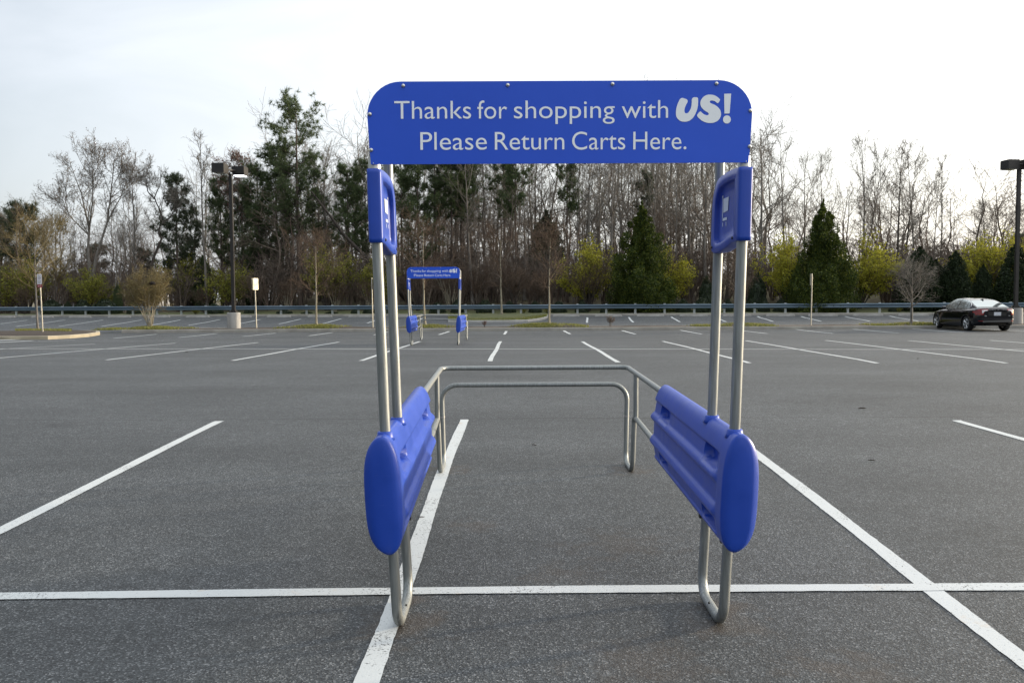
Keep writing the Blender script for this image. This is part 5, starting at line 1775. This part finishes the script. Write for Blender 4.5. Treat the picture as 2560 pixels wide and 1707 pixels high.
def light_tree(seed, h=1.0, cw=.46, n1=14, n2=6, n3=4, r0=.010, first=.28):
    g = np.random.default_rng(seed)
    z = np.linspace(0, .97, 10); off = np.cumsum(g.normal(0, .010, (10, 2)), 0); off[0] = 0
    tp = np.concatenate([off, z[:, None]], 1)[None]; tr = np.linspace(r0, .0015, 10)[None]
    L1 = spawn(tp, tr, n1, first, .99, (30, 75), lambda t, g_: cw * .6 * g_.uniform(.5, 1.3, t.shape), 5, .10, .16, .58, .3, .0013, g)
    L2 = spawn(*L1, n2, .2, 1, (20, 60), lambda t, g_: cw * .26 * g_.uniform(.5, 1.2, t.shape), 3, .08, .16, .6, .5, .0009, g)
    L3 = spawn(*L2, n3, .2, 1, (20, 60), lambda t, g_: cw * .12 * g_.uniform(.5, 1.2, t.shape), 2, .05, .1, .7, .6, .0006, g)
    return cat_parts([tubes_np(tp, tr, 5), tubes_np(*L1, 3), tubes_np(*L2, 3), tubes_np(*L3, 3)])


def light_bush(seed):
    g = np.random.default_rng(seed)
    SP, SR = [], []
    for i in range(7):
        a = g.uniform(0, 6.28); r_ = g.uniform(.1, .42); hh = g.uniform(.6, .95)
        SP.append(interp_line([[0.03 * math.cos(a), .03 * math.sin(a), 0], [r_ * .4 * math.cos(a), r_ * .4 * math.sin(a), hh * .45], [r_ * math.cos(a), r_ * math.sin(a), hh]], 7)); SR.append(np.linspace(.008, .003, 7))
    SP = np.stack(SP); SR = np.stack(SR)
    L1 = spawn(SP, SR, 7, .2, 1, (18, 60), lambda t, g_: .26 * g_.uniform(.4, 1.1, t.shape), 4, .08, .15, .6, .5, .003, g)
    L2 = spawn(*L1, 5, .2, 1, (20, 65), lambda t, g_: .12 * g_.uniform(.4, 1.2, t.shape), 2, .05, .12, .7, .6, .0025, g)
    return cat_parts([tubes_np(SP, SR, 4), tubes_np(*L1, 3), tubes_np(*L2, 3)])


LT = [light_tree(100 + i) for i in range(4)]
LBs = [light_bush(200 + i) for i in range(4)]
dens = lambda xd: 1.0 if 430 < xd < 1760 else (.22 if xd <= 430 else .16)
scatter('far_woods', 'grey mass of thin bare trunks deep in the woods', 'woods', LT, 150, (78, 112), (-620, 2950), (11.5, 17), M['twig_grey'], 301, (.9, 1.2), dens)
scatter('young_growth', 'brown mass of saplings filling the woods at half height', 'saplings', LT, 275, (66.5, 90), (-620, 2950), (4.5, 9.5), M['under'], 302, (1.0, 1.6), lambda x: 1.0 if 400 < x < 1780 else .6)
scatter('undergrowth', 'reddish brown tangle of leafless brush under the trees', 'brush', LBs, 700, (65.5, 84), (-620, 2950), (2.2, 5.2), M['under'], 303, (.9, 1.4))
# ================================================================== BLACK SALOON CAR
# local axes: +y forward (towards the kerb), x right, z up; rear bumper at y=-2.31
wl = P(2421, 815, 38.05)
car = thing('parked_car', 'shiny black saloon car parked alone on the right with its back to us', 'car', (wl.x + .80, 38.05 + 1.36, hz(wl.x, 38.5) - .0), R(-.5))
YS = np.array([-2.31, -2.28, -2.20, -2.0, -1.75, -1.45, -1.1, -.6, 0, .6, 1.0, 1.4, 1.8, 2.1, 2.25, 2.31])
def ci(t, xs, ys):
    return np.interp(t, xs, ys)


def smooth_pts(keys, n):
    q = []
    m_ = len(keys)
    K = [np.array(k, float) for k in keys]
    for i in range(m_ - 1):
        p0 = K[max(i - 1, 0)]; p1 = K[i]; p2 = K[i + 1]; p3 = K[min(i + 2, m_ - 1)]
        for j in range(n):
            t = j / n
            q.append(.5 * ((2 * p1) + (-p0 + p2) * t + (2 * p0 - 5 * p1 + 4 * p2 - p3) * t * t + (-p0 + 3 * p1 - 3 * p2 + p3) * t ** 3))
    q.append(K[-1])
    return q


def body_half(y):
    """half cross-section of the lower body at station y, from sill to centre of deck"""
    wmax = ci(y, [-2.31, -2.22, -2.0, -1.5, -.8, .5, 1.4, 1.9, 2.2, 2.31], [.66, .80, .885, .925, .93, .925, .915, .86, .70, .50])
    zb = ci(y, [-2.31, -2.1, -1.7, -1.0, 1.2, 1.9, 2.31], [.40, .27, .24, .20, .20, .22, .34])
    zt = ci(y, [-2.31, -2.24, -2.1, -1.8, -1.4, -.9, .8, 1.0, 1.5, 2.0, 2.25, 2.31], [.93, 1.035, 1.05, 1.05, 1.02, 1.0, .97, .965, .90, .80, .68, .56])
    zs = zt - ci(y, [-2.31, -2.0, -1.0, 1.0, 2.31], [.05, .08, .07, .06, .05])
    return smooth_pts([(wmax * .90, zb), (wmax * .965, zb + .06), (wmax, zb + .24), (wmax * .995, (zb + zs) / 2 + .07), (wmax * .955, zs - .06), (wmax * .90, zs), (wmax * .80, zt - .02), (wmax * .45, zt + .005), (0, zt + .012)], 3)


ys_ = np.concatenate([np.linspace(-2.31, -2.0, 9), np.linspace(-1.92, 1.9, 34), np.linspace(1.98, 2.31, 8)])
mb = MB(); vs = []
for y in ys_:
    h = body_half(y)
    bow = lambda x: (-.10 * (x / .9) ** 2 if False else 0)
    full = [(-x, z) for x, z in h] + [(x, z) for x, z in h[::-1][1:]]
    for x, z in full:
        # rear and front faces bow in plan
        yy = y + (.13 * (abs(x) / .9) ** 2.4 if y < -1.9 else 0) * min(1, (-1.9 - y) / .3) - (.28 * (abs(x) / .9) ** 2.2 if y > 1.7 else 0) * min(1, (y - 1.7) / .5)
        # boot lid undercut below the lip
        if y < -2.25 and z < .93: yy += .03 * (.93 - z)
        vs.append((x, yy, z))
n = len(full)
mb.add(vs, [(i * n + j, i * n + j + 1, (i + 1) * n + j + 1, (i + 1) * n + j) for i in range(len(ys_) - 1) for j in range(n - 1)], 0, True)
mb.add([vs[j] for j in range(n)], [tuple(range(n))], 0)
mb.add([vs[(len(ys_) - 1) * n + j] for j in range(n)], [tuple(range(n))[::-1]], 0)
mb.add([vs[i * n] for i in range(len(ys_))] + [vs[i * n + n - 1] for i in range(len(ys_))], [(i, i + 1, len(ys_) + i + 1, len(ys_) + i) for i in range(len(ys_) - 1)], 0)
me = mb.mesh('body')
bm = bmesh.new(); bm.from_mesh(me)
bmesh.ops.remove_doubles(bm, verts=bm.verts, dist=.0005); bmesh.ops.recalc_face_normals(bm, faces=bm.faces)
bm.to_mesh(me); bm.free()
body = link('body', me, [M['carpaint'], M['trimblack']], car, recalc=False)
# wheel arches cut out of the body
WR, WX = .328, .80
wys = (-1.36, 1.416)
mbc = MB()
for y in wys:
    for s in (-1, 1):
        mbc.lathe([(.0001, -.20), (.375, -.20), (.375, .20), (.0001, .20)], (s * .86, y, WR), 40, axis='X', smooth=False)
cut = build(mbc, 'cutter', M['trimblack'])
cut.parent = car
md = body.modifiers.new('b', 'BOOLEAN'); md.operation = 'DIFFERENCE'; md.object = cut; md.solver = 'EXACT'
bpy.context.view_layer.update()
dg = bpy.context.evaluated_depsgraph_get()
nme = bpy.data.meshes.new_from_object(body.evaluated_get(dg))
if len(nme.polygons) > 500:
    body.modifiers.clear(); body.data = nme
else:
    body.modifiers.clear()
bpy.data.objects.remove(cut)

# cabin -----------------------------------------------------------------------------------
def roof_z(y):
    return float(np.interp(y, [k[0] for k in RK], [k[1] for k in RK]))


RK = [tuple(p) for p in smooth_pts([(-1.93, 1.03), (-1.62, 1.155), (-1.3, 1.275), (-.95, 1.385), (-.5, 1.455), (-.1, 1.475), (.25, 1.445), (.6, 1.31), (.95, 1.12), (1.2, .965)], 6)]


def cab(y, t):
    """t 0 at the belt line, .6 top of the side, 1 roof centre"""
    zr = roof_z(y); zb = ci(y, [-1.95, -1.0, 1.2], [1.0, .965, .93])
    H_ = max(zr - zb, .004)
    wb_ = ci(y, [-1.95, -1.6, -1.0, .3, 1.2], [.70, .765, .815, .825, .74])
    f = H_ / .50
    wr_ = wb_ - .275 * min(1, f) * (1 if True else 0)
    K = [(wb_, zb), (wb_ - (wb_ - wr_) * .38, zb + H_ * .45), (wr_ + .03, zb + H_ * .84), (wr_ - .07, zb + H_ * .955), (wr_ * .5, zb + H_ * .995), (0, zb + H_)]
    q = smooth_pts(K, 6)
    k = t * (len(q) - 1); i = min(int(k), len(q) - 2); fr = k - i
    return q[i] * (1 - fr) + q[i + 1] * fr


ts = np.linspace(0, 1, 26)
yc = np.linspace(-1.93, 1.2, 46)
mb = MB(); vs = []
for y in yc:
    pts = [cab(y, t) for t in ts]
    vs += [(-p[0], y, p[1]) for p in pts] + [(p[0], y, p[1]) for p in pts[::-1][1:]]
n = 2 * len(ts) - 1
mb.add(vs, [(i * n + j, i * n + j + 1, (i + 1) * n + j + 1, (i + 1) * n + j) for i in range(len(yc) - 1) for j in range(n - 1)], 0, True)
roof = build(mb, 'roof', M['carpaint'], car)


def glass(name, ya, yb, ta, tb, side=None, ny=10, nt=6, m='glass', off=.006, par=None, fy=None):
    """patch of the cabin surface standing a few mm proud"""
    mb = MB(); vs = []
    for i in range(ny + 1):
        y0 = ya + (yb - ya) * i / ny
        for j in range(nt + 1):
            t = ta + (tb - ta) * j / nt
            y = y0 if fy is None else fy(y0, (t - ta) / (tb - ta))
            if side is None:
                tt = abs(t); p = cab(y, tt if t >= 0 else tt)
                x = p[0] * (1 if t >= 0 else -1)
            else:
                p = cab(y, t); x = p[0] * side
            eps = .01
            vs.append(Vector((x, y, p[1])))
    w_ = nt + 1
    fs = [(i * w_ + j, i * w_ + j + 1, (i + 1) * w_ + j + 1, (i + 1) * w_ + j) for i in range(ny) for j in range(nt)]
    mb.add(vs, fs, 0, True)
    me = mb.mesh(name)
    c = Vector((0, -.3, .9))
    me.update()
    bm = bmesh.new(); bm.from_mesh(me); bm.normal_update()
    for v in bm.verts:
        nn = v.normal.copy()
        if nn.dot(v.co - c) < 0: nn = -nn
        v.co += nn * off
    bmesh.ops.recalc_face_normals(bm, faces=bm.faces)
    bm.to_mesh(me); bm.free()
    return link(name, me, M[m], par or car)


for s in (-1, 1):
    glass('side_window', -.34, .72, .05, .50, s, fy=lambda y, f: y - .05 * f)
    glass('side_window', -1.12, -.42, .05, .50, s, fy=lambda y, f: y)
    glass('quarter_window', -1.40, -1.17, .06, .43, s, 5, 5, fy=lambda y, f: y + .10 * f * (1 if y < -1.3 else .3))
    # chrome line round the side glass
    mb = MB(); pts = [Vector((s * (cab(y, .035)[0] + .010), y, cab(y, .035)[1])) for y in np.linspace(.75, -1.42, 14)]
    pts += [Vector((s * (cab(y, t)[0] + .010), y, cab(y, t)[1])) for y, t in ((-1.46, .15), (-1.44, .30), (-1.34, .44), (-1.15, .515), (-.9, .525), (-.4, .525), (0, .52))]
    mb.tube(pts, .010, 5); build(mb, 'window_trim', M['chrome'], car)
rw = MB()
# rear screen: across the car, following the back of the cabin
vs = []
ny, nx = 10, 16
for i in range(ny + 1):
    y = -1.84 + (.80) * i / ny
    for j in range(nx + 1):
        f = -1 + 2 * j / nx
        lim = .485 - .0 * i
        pr_ = [cab(y, t) for t in np.linspace(.50, 1, 14)]
        xs_ = np.array([p[0] for p in pr_])[::-1]; zs_ = np.array([p[1] for p in pr_])[::-1]
        x = f * xs_[-1] * .99
        vs.append(Vector((x, y - .006, float(np.interp(abs(x), xs_, zs_)) + .007)))
rw.add(vs, [(i * (nx + 1) + j, i * (nx + 1) + j + 1, (i + 1) * (nx + 1) + j + 1, (i + 1) * (nx + 1) + j) for i in range(ny) for j in range(nx)], 0, True)
build(rw, 'rear_window', M['glass'], car)
vs = []; fwd = MB()
for i in range(9):
    y = .42 + .70 * i / 8
    for j in range(nx + 1):
        f = -1 + 2 * j / nx
        pr_ = [cab(y, t) for t in np.linspace(.50, 1, 14)]
        xs_ = np.array([p[0] for p in pr_])[::-1]; zs_ = np.array([p[1] for p in pr_])[::-1]
        x = f * xs_[-1] * .99
        vs.append(Vector((x, y + .006, float(np.interp(abs(x), xs_, zs_)) + .007)))
fwd.add(vs, [(i * (nx + 1) + j, i * (nx + 1) + j + 1, (i + 1) * (nx + 1) + j + 1, (i + 1) * (nx + 1) + j) for i in range(8) for j in range(nx)], 0, True)
build(fwd, 'windscreen', M['glass'], car)
mb = MB(); mb.add([(-.018, -1.08, 1.35), (.018, -1.08, 1.35), (.018, -.84, 1.405), (-.018, -.84, 1.405), (0, -1.10, 1.425), (0, -1.0, 1.435)], [(0, 1, 4), (0, 4, 5, 3), (1, 2, 5, 4), (2, 3, 5)])
build(mb, 'roof_fin', M['trimblack'], car)
# rear face fittings ------------------------------------------------------------------------------
def rear_y(x, z):
    """outer surface of the rear at height z: sampled from the body mesh"""
    return RT_TREE(x, z)


from mathutils.bvhtree import BVHTree
bvh = BVHTree.FromPolygons([v.co.copy() for v in body.data.vertices], [tuple(p.vertices) for p in body.data.polygons])


def RT_TREE(x, z):
    h = bvh.ray_cast(Vector((x, -4, z)), Vector((0, 1, 0)))
    return h[0].y if h[0] is not None else -2.25


def side_x(y, z, s):
    h = bvh.ray_cast(Vector((s * 3, y, z)), Vector((-s, 0, 0)))
    return h[0].x if h[0] is not None else s * .9


def rear_patch(name, pts, m, off=.006, par=None, n=6):
    """polygon (x,z) list draped on the rear"""
    mb = MB()
    cx = sum(p[0] for p in pts) / len(pts); cz = sum(p[1] for p in pts) / len(pts)
    rings = []
    dense = []
    for i in range(len(pts)):
        a, b_ = pts[i], pts[(i + 1) % len(pts)]
        for k in range(4): dense.append((a[0] + (b_[0] - a[0]) * k / 4, a[1] + (b_[1] - a[1]) * k / 4))
    nn = len(dense); vs = []
    for q in (1, .75, .5, .25):
        for x, z in dense:
            xx, zz = cx + (x - cx) * q, cz + (z - cz) * q
            vs.append((xx, RT_TREE(xx, zz) - off, zz))
    vs.append((cx, RT_TREE(cx, cz) - off, cz))
    fs = [(i * nn + j, i * nn + (j + 1) % nn, (i + 1) * nn + (j + 1) % nn, (i + 1) * nn + j) for i in range(3) for j in range(nn)] + [(3 * nn + j, 3 * nn + (j + 1) % nn, 4 * nn) for j in range(nn)]
    mb.add(vs, fs, 0, True)
    return build(mb, name, m, par or car)


for s in (-1, 1):
    tl = rear_patch('tail_light', [(s * .40, .985), (s * .70, .985), (s * .845, .96), (s * .868, .86), (s * .84, .73), (s * .60, .725), (s * .585, .80), (s * .55, .89), (s * .42, .92)], M['taillight'], .012)
    rear_patch('clear_band', [(s * .44, .945), (s * .66, .945), (s * .66, .80), (s * .62, .80), (s * .62, .905), (s * .45, .915)], M['clearlens'], .020, tl)
    # wrap on to the wing
    mb = MB(); vs = []
    for i, y in enumerate(np.linspace(-2.13, -1.78, 6)):
        zt_, zb_ = .955 - .02 * i, .735 + .028 * i
        for z in np.linspace(zb_, zt_, 4): vs.append((side_x(y, z, s) + s * .006, y, z))
    mb.add(vs, [(i * 4 + j, i * 4 + j + 1, i * 4 + 5 + j, i * 4 + 4 + j) for i in range(5) for j in range(3)], 0, True)
    build(mb, 'side_lens', M['taillight'], tl)
rear_patch('plate_recess', [(-.42, .86), (.42, .86), (.38, .70), (-.38, .70)], M['trimblack'], .004)
lp_ = rear_patch('licence_plate', [(-.155, .85), (.155, .85), (.155, .70), (-.155, .70)], M['plate'], .016)


def car_text(txt, x, z, h, par, m, off, wide=1.0, name='lettering'):
    c = bpy.data.curves.new('txt', 'FONT'); c.body = txt; c.offset = .01
    o = bpy.data.objects.new('txt', c); COL.objects.link(o)
    me = bpy.data.meshes.new_from_object(o.evaluated_get(bpy.context.evaluated_depsgraph_get()))
    xs_ = [v.co.x for v in me.vertices]; mn, mx = min(xs_), max(xs_)
    s = h / CAPH
    mb = MB()
    y = RT_TREE(x, z) - off
    # seen from behind the letters read left to right along +x
    mb.add([(x + (v.co.x - (mn + mx) / 2) * s * wide, RT_TREE(x + (v.co.x - (mn + mx) / 2) * s * wide, z) - off, z + v.co.y * s) for v in me.vertices], [tuple(f.vertices) for f in me.polygons], 0)
    bpy.data.objects.remove(o); bpy.data.meshes.remove(me)
    return link(name, mb.mesh(name), m, par, recalc=False)


car_text('VYJ·8945'.replace('·', ' '), 0, .745, .062, lp_, M['plate_ink'], .0185, .9)
for k, ch in enumerate('VOLVO'):
    car_text(ch, -.24 + .12 * k, .925, .034, body, M['badge'], .006, 1.25)
car_text('S60', -.51, .672, .034, body, M['badge'], .006, 1.2)
car_text('T5', .52, .672, .034, body, M['badge'], .006, 1.2)
rear_patch('bumper_insert', [(-.62, .42), (.62, .42), (.66, .36), (.5, .33), (-.5, .33), (-.66, .36)], M['trimblack'], .005)
mb = MB(); pts = [(x, RT_TREE(x, .535) - .004, .535) for x in np.linspace(-.80, .80, 21)]; mb.tube(pts, .009, 5); build(mb, 'bumper_crease', M['carpaint'], body)
for s in (-1, 1):
    rear_patch('reflector', [(s * .60, .475), (s * .76, .475), (s * .76, .448), (s * .60, .448)], M['taillight'], .006)
    mb = MB(); mb.tube([(s * .52, -2.26, .305), (s * .52, -2.05, .305)], .035, 12, cap=False); build(mb, 'exhaust_pipe', M['chrome'], car)
    # door mirror
    mb = MB(); mb.add([], [])
    mb.lathe([(.0001, -.10), (.05, -.095), (.075, -.05), (.08, .03), (.06, .09), (.0001, .11)], (0, 0, 0), 12, axis='X')
    o = build(mb, 'door_mirror', M['carpaint'], car, (s * .97, .52, 1.03)); o.scale = (1.0, .8, .9)
    mb = MB(); mb.box((s * .87, .54, .985), (.14, .06, .03)); build(mb, 'mirror_stalk', M['carpaint'], o)
    o.children[0].parent = car
    for y in (-.05, -1.0):
        x = side_x(y, .84, s); mb = MB(); mb.tube([(x + s * .012, y - .11, .842), (x + s * .03, y - .06, .846), (x + s * .03, y + .06, .846), (x + s * .012, y + .11, .842)], .012, 6)
        build(mb, 'door_handle', M['carpaint'], car)
mb = MB(); mb.box((0, 0, .30), (1.55, 4.0, .10)); build(mb, 'underbody', M['trimblack'], car)
# wheels
wp = None
for y in wys:
    for s in (-1, 1):
        w = bpy.data.objects.new('wheel', None); COL.objects.link(w); w.parent = car; w.location = (s * WX, y, WR); w.rotation_euler = (0, 0, 0 if s > 0 else math.pi)
        if wp is None:
            mb = MB(); mb.lathe([(.225, -.10), (.30, -.112), (.322, -.095), (.328, -.05), (.328, .05), (.322, .095), (.30, .112), (.225, .10)], k=36, axis='X')
            ty = build(mb, 'tyre', M['tyre'], w)
            mb = MB()
            mb.lathe([(.232, -.10), (.232, .085), (.226, .103), (.205, .10), (.20, .06), (.19, -.09)], k=36, axis='X')
            for k in range(5):
                a = 2 * math.pi * k / 5
                for da in (-.17, .17):
                    p0 = (.078, .055 * math.cos(a), .055 * math.sin(a)); p1 = (.092, .212 * math.cos(a + da), .212 * math.sin(a + da))
                    mb.tube([p0, p1], [.034, .026], 6)
            mb.lathe([(.0001, .105), (.04, .102), (.065, .085), (.07, .04)], k=16, axis='X')
            rm = build(mb, 'rim', M['rim'], w)
            mb = MB(); mb.lathe([(.0001, .02), (.19, .02), (.19, .0)], k=24, axis='X'); bd = build(mb, 'brake_disc', M['trimblack'], w)
            wp = (ty, rm, bd)
        else:
            for q in wp:
                o = q.copy(); COL.objects.link(o); o.parent = w

# ================================================================== HOUSE beyond the trees (far left)
hp = PV(262 * 1.0884, 700 * 1.0884, 112)
hs = thing('house', 'grey house with dark shingle roof glimpsed between the trunks at the left', 'house', (hp.x, hp.y, hz(hp.x, hp.y) - .3), R(4))
mb = MB(); mb.box((0, 0, 1.6), (13.0, 8, 3.6)); build(mb, 'wall', M['siding'], hs)
mb = MB(); mb.add([(-7.0, -4.6, 3.35), (7.0, -4.6, 3.35), (7.0, 4.6, 3.35), (-7.0, 4.6, 3.35), (-7.0, 0, 5.2), (7.0, 0, 5.2)], [(0, 1, 5, 4), (2, 3, 4, 5), (0, 4, 3), (1, 2, 5), (3, 2, 1, 0)])
rf = build(mb, 'roof', M['shingle'], hs)
mb = MB(); mb.box((0, -4.63, 3.33), (14.1, .08, .16)); build(mb, 'fascia', M['white_trim'], rf)
mb = MB(); mb.add([(.2, -5.4, 3.2), (3.6, -5.4, 3.2), (1.9, -5.4, 4.6), (.2, -2, 3.2), (3.6, -2, 3.2), (1.9, -2, 4.6)], [(0, 1, 2), (3, 5, 4), (0, 2, 5, 3), (1, 4, 5, 2), (0, 3, 4, 1)])
gb = build(mb, 'gable', M['shingle'], hs)
mb = MB(); mb.tube([(.05, -5.45, 3.15), (1.9, -5.45, 4.67), (3.75, -5.45, 3.15)], .08, 4); build(mb, 'trim', M['white_trim'], gb)
mb = MB(); mb.box((1.9, -4.7, 1.6), (3.2, 1.35, 3.2)); build(mb, 'porch_wall', M['siding'], hs)
for x in (-5.6, -5.0, -3.2, -1.2):
    mb = MB(); mb.box((x, -4.3, 1.6), (.22, .22, 3.4)); build(mb, 'column', M['white_trim'], hs)
for x, y in ((1.3, -5.38), (2.5, -5.38), (4.9, -4.0), (-4.2, -4.0), (-2.2, -4.0)):
    mb = MB(); mb.box((x, y - .02, 1.9), (.9, .06, 1.5)); f = build(mb, 'window', M['white_trim'], hs)
    mb = MB(); mb.box((x, y - .055, 2.26), (.72, .02, .62)); mb.box((x, y - .055, 1.55), (.72, .02, .62)); build(mb, 'pane', M['pane'], f)

# ================================================================== small debris on the asphalt
for i, (px, py, ln, a, lab) in enumerate([(2155.5, 1023, .17, 5, 'thin dark twig lying level on the right asphalt'), (2179, 1153, .10, -20, 'short dark stub of bark on the right asphalt, nearest the viewer'), (2294.5, 897.5, .12, 30, 'small dark clump on the asphalt in the second row, far right'),
                                        (1336, 1114.5, .10, -35, 'dark curled leaf on the asphalt inside the near corral'), (1054, 1295, .07, 20, 'dark dropping of bark on the left edge of the white line beside the corral'), (467, 880.7, .15, 10, 'dark leaf scrap on the asphalt between lines in the second row'), (1031, 1480, .045, 15, 'dark scrap on the white cross line at the left foot')]):
    q = G(px, py)
    mb = MB(); c_, s_ = math.cos(R(a)) * ln / 2, math.sin(R(a)) * ln / 2
    ln *= .62; k = ln * .09; c_ *= .62; s_ *= .62
    mb.tube([(-c_, -s_, k * .6), (-c_ * .3, -s_ * .3 + k * .8, k * 1.3), (c_ * .4, s_ * .4 - k * .5, k * 1.1), (c_, s_, k * .7)], [k * .5, k * .9, k * .8, k * .3], 6)
    o = build(mb, 'twig' if i in (0, 1, 4) else 'dry_leaf', M['twigdeb'], None, (q.x, q.y, q.z + .006))
    tag(o, lab, 'twig' if i in (0, 1, 4) else 'leaf')
# ================================================================== LIGHT
SUN_AZ, SUN_EL = 70.0, 9.5         # degrees right of the view axis (+Y), above the horizon
sd = bpy.data.lights.new('sun', 'SUN'); sd.energy = 3.0; sd.angle = R(2.5); sd.color = (1.0, .86, .66)
so_ = bpy.data.objects.new('sun', sd); COL.objects.link(so_)
d = Vector((math.sin(R(SUN_AZ)) * math.cos(R(SUN_EL)), math.cos(R(SUN_AZ)) * math.cos(R(SUN_EL)), math.sin(R(SUN_EL))))
so_.rotation_euler = d.to_track_quat('Z', 'Y').to_euler()
w = bpy.data.worlds.new('World'); SC.world = w; w.use_nodes = True
N = w.node_tree.nodes; L = w.node_tree.links
bg = N['Background']
sky = N.new('ShaderNodeTexSky'); sky.sky_type = 'NISHITA'; sky.sun_disc = False
sky.sun_elevation = R(SUN_EL); sky.sun_rotation = R(SUN_AZ); sky.air_density = 1.0; sky.dust_density = 3.0; sky.ozone_density = 1.0
# thin high overcast lifts and whitens the clear sky
tc = N.new('ShaderNodeTexCoord')
mp = N.new('ShaderNodeMapping'); mp.inputs['Scale'].default_value = (1, 1, 2.6); mp.inputs['Rotation'].default_value = (0, R(20), R(30)); L.new(tc.outputs['Generated'], mp.inputs['Vector'])
nz = N.new('ShaderNodeTexNoise'); nz.inputs['Scale'].default_value = 3.2; nz.inputs['Detail'].default_value = 7; nz.inputs['Roughness'].default_value = .55; nz.inputs['Distortion'].default_value = .6
L.new(mp.outputs[0], nz.inputs['Vector'])
rp = N.new('ShaderNodeMapRange'); rp.inputs[1].default_value = .35; rp.inputs[2].default_value = .75; rp.inputs[3].default_value = .60; rp.inputs[4].default_value = .80
L.new(nz.outputs['Fac'], rp.inputs[0])
# overcast veil: brighter overhead than near the horizon, brighter towards the sun
sepd = N.new('ShaderNodeSeparateXYZ'); L.new(tc.outputs['Generated'], sepd.inputs[0])
el = N.new('ShaderNodeMapRange'); el.interpolation_type = 'SMOOTHSTEP'; el.inputs[1].default_value = .28; el.inputs[2].default_value = .85; L.new(sepd.outputs[2], el.inputs[0])
veil = N.new('ShaderNodeMix'); veil.data_type = 'RGBA'; veil.inputs['A'].default_value = (4.25, 4.5, 4.9, 1); veil.inputs['B'].default_value = (8.2, 8.7, 9.2, 1); L.new(el.outputs[0], veil.inputs['Factor'])
sdot = N.new('ShaderNodeVectorMath'); sdot.operation = 'DOT_PRODUCT'; L.new(tc.outputs['Generated'], sdot.inputs[0]); sdot.inputs[1].default_value = (math.sin(R(SUN_AZ)), math.cos(R(SUN_AZ)), .15)
gl_ = N.new('ShaderNodeMapRange'); gl_.inputs[1].default_value = -.2; gl_.inputs[2].default_value = .85; L.new(sdot.outputs['Value'], gl_.inputs[0])
veil2 = N.new('ShaderNodeMix'); veil2.data_type = 'RGBA'; veil2.blend_type = 'ADD'; veil2.inputs['B'].default_value = (4.2, 3.9, 3.3, 1); L.new(veil.outputs['Result'], veil2.inputs['A']); L.new(gl_.outputs[0], veil2.inputs['Factor'])
dk = N.new('ShaderNodeMapRange'); dk.interpolation_type = 'SMOOTHSTEP'; dk.inputs[1].default_value = -.75; dk.inputs[2].default_value = .0; dk.inputs[3].default_value = .45; dk.inputs[4].default_value = 1.0; L.new(sdot.outputs['Value'], dk.inputs[0])
veil3 = N.new('ShaderNodeVectorMath'); veil3.operation = 'SCALE'; L.new(veil2.outputs['Result'], veil3.inputs[0]); L.new(dk.outputs[0], veil3.inputs['Scale'])
mx = N.new('ShaderNodeMix'); mx.data_type = 'RGBA'
L.new(rp.outputs[0], mx.inputs['Factor']); L.new(sky.outputs[0], mx.inputs['A']); L.new(veil3.outputs[0], mx.inputs['B'])
L.new(mx.outputs['Result'], bg.inputs['Color'])
bg.inputs['Strength'].default_value = .12
SC.view_settings.view_transform = 'Standard'; SC.view_settings.look = 'None'; SC.view_settings.gamma = 1.0
SC.view_settings.exposure = .95
SC.cycles.max_bounces = 6; SC.cycles.transparent_max_bounces = 8
SC.cycles.use_denoising = True
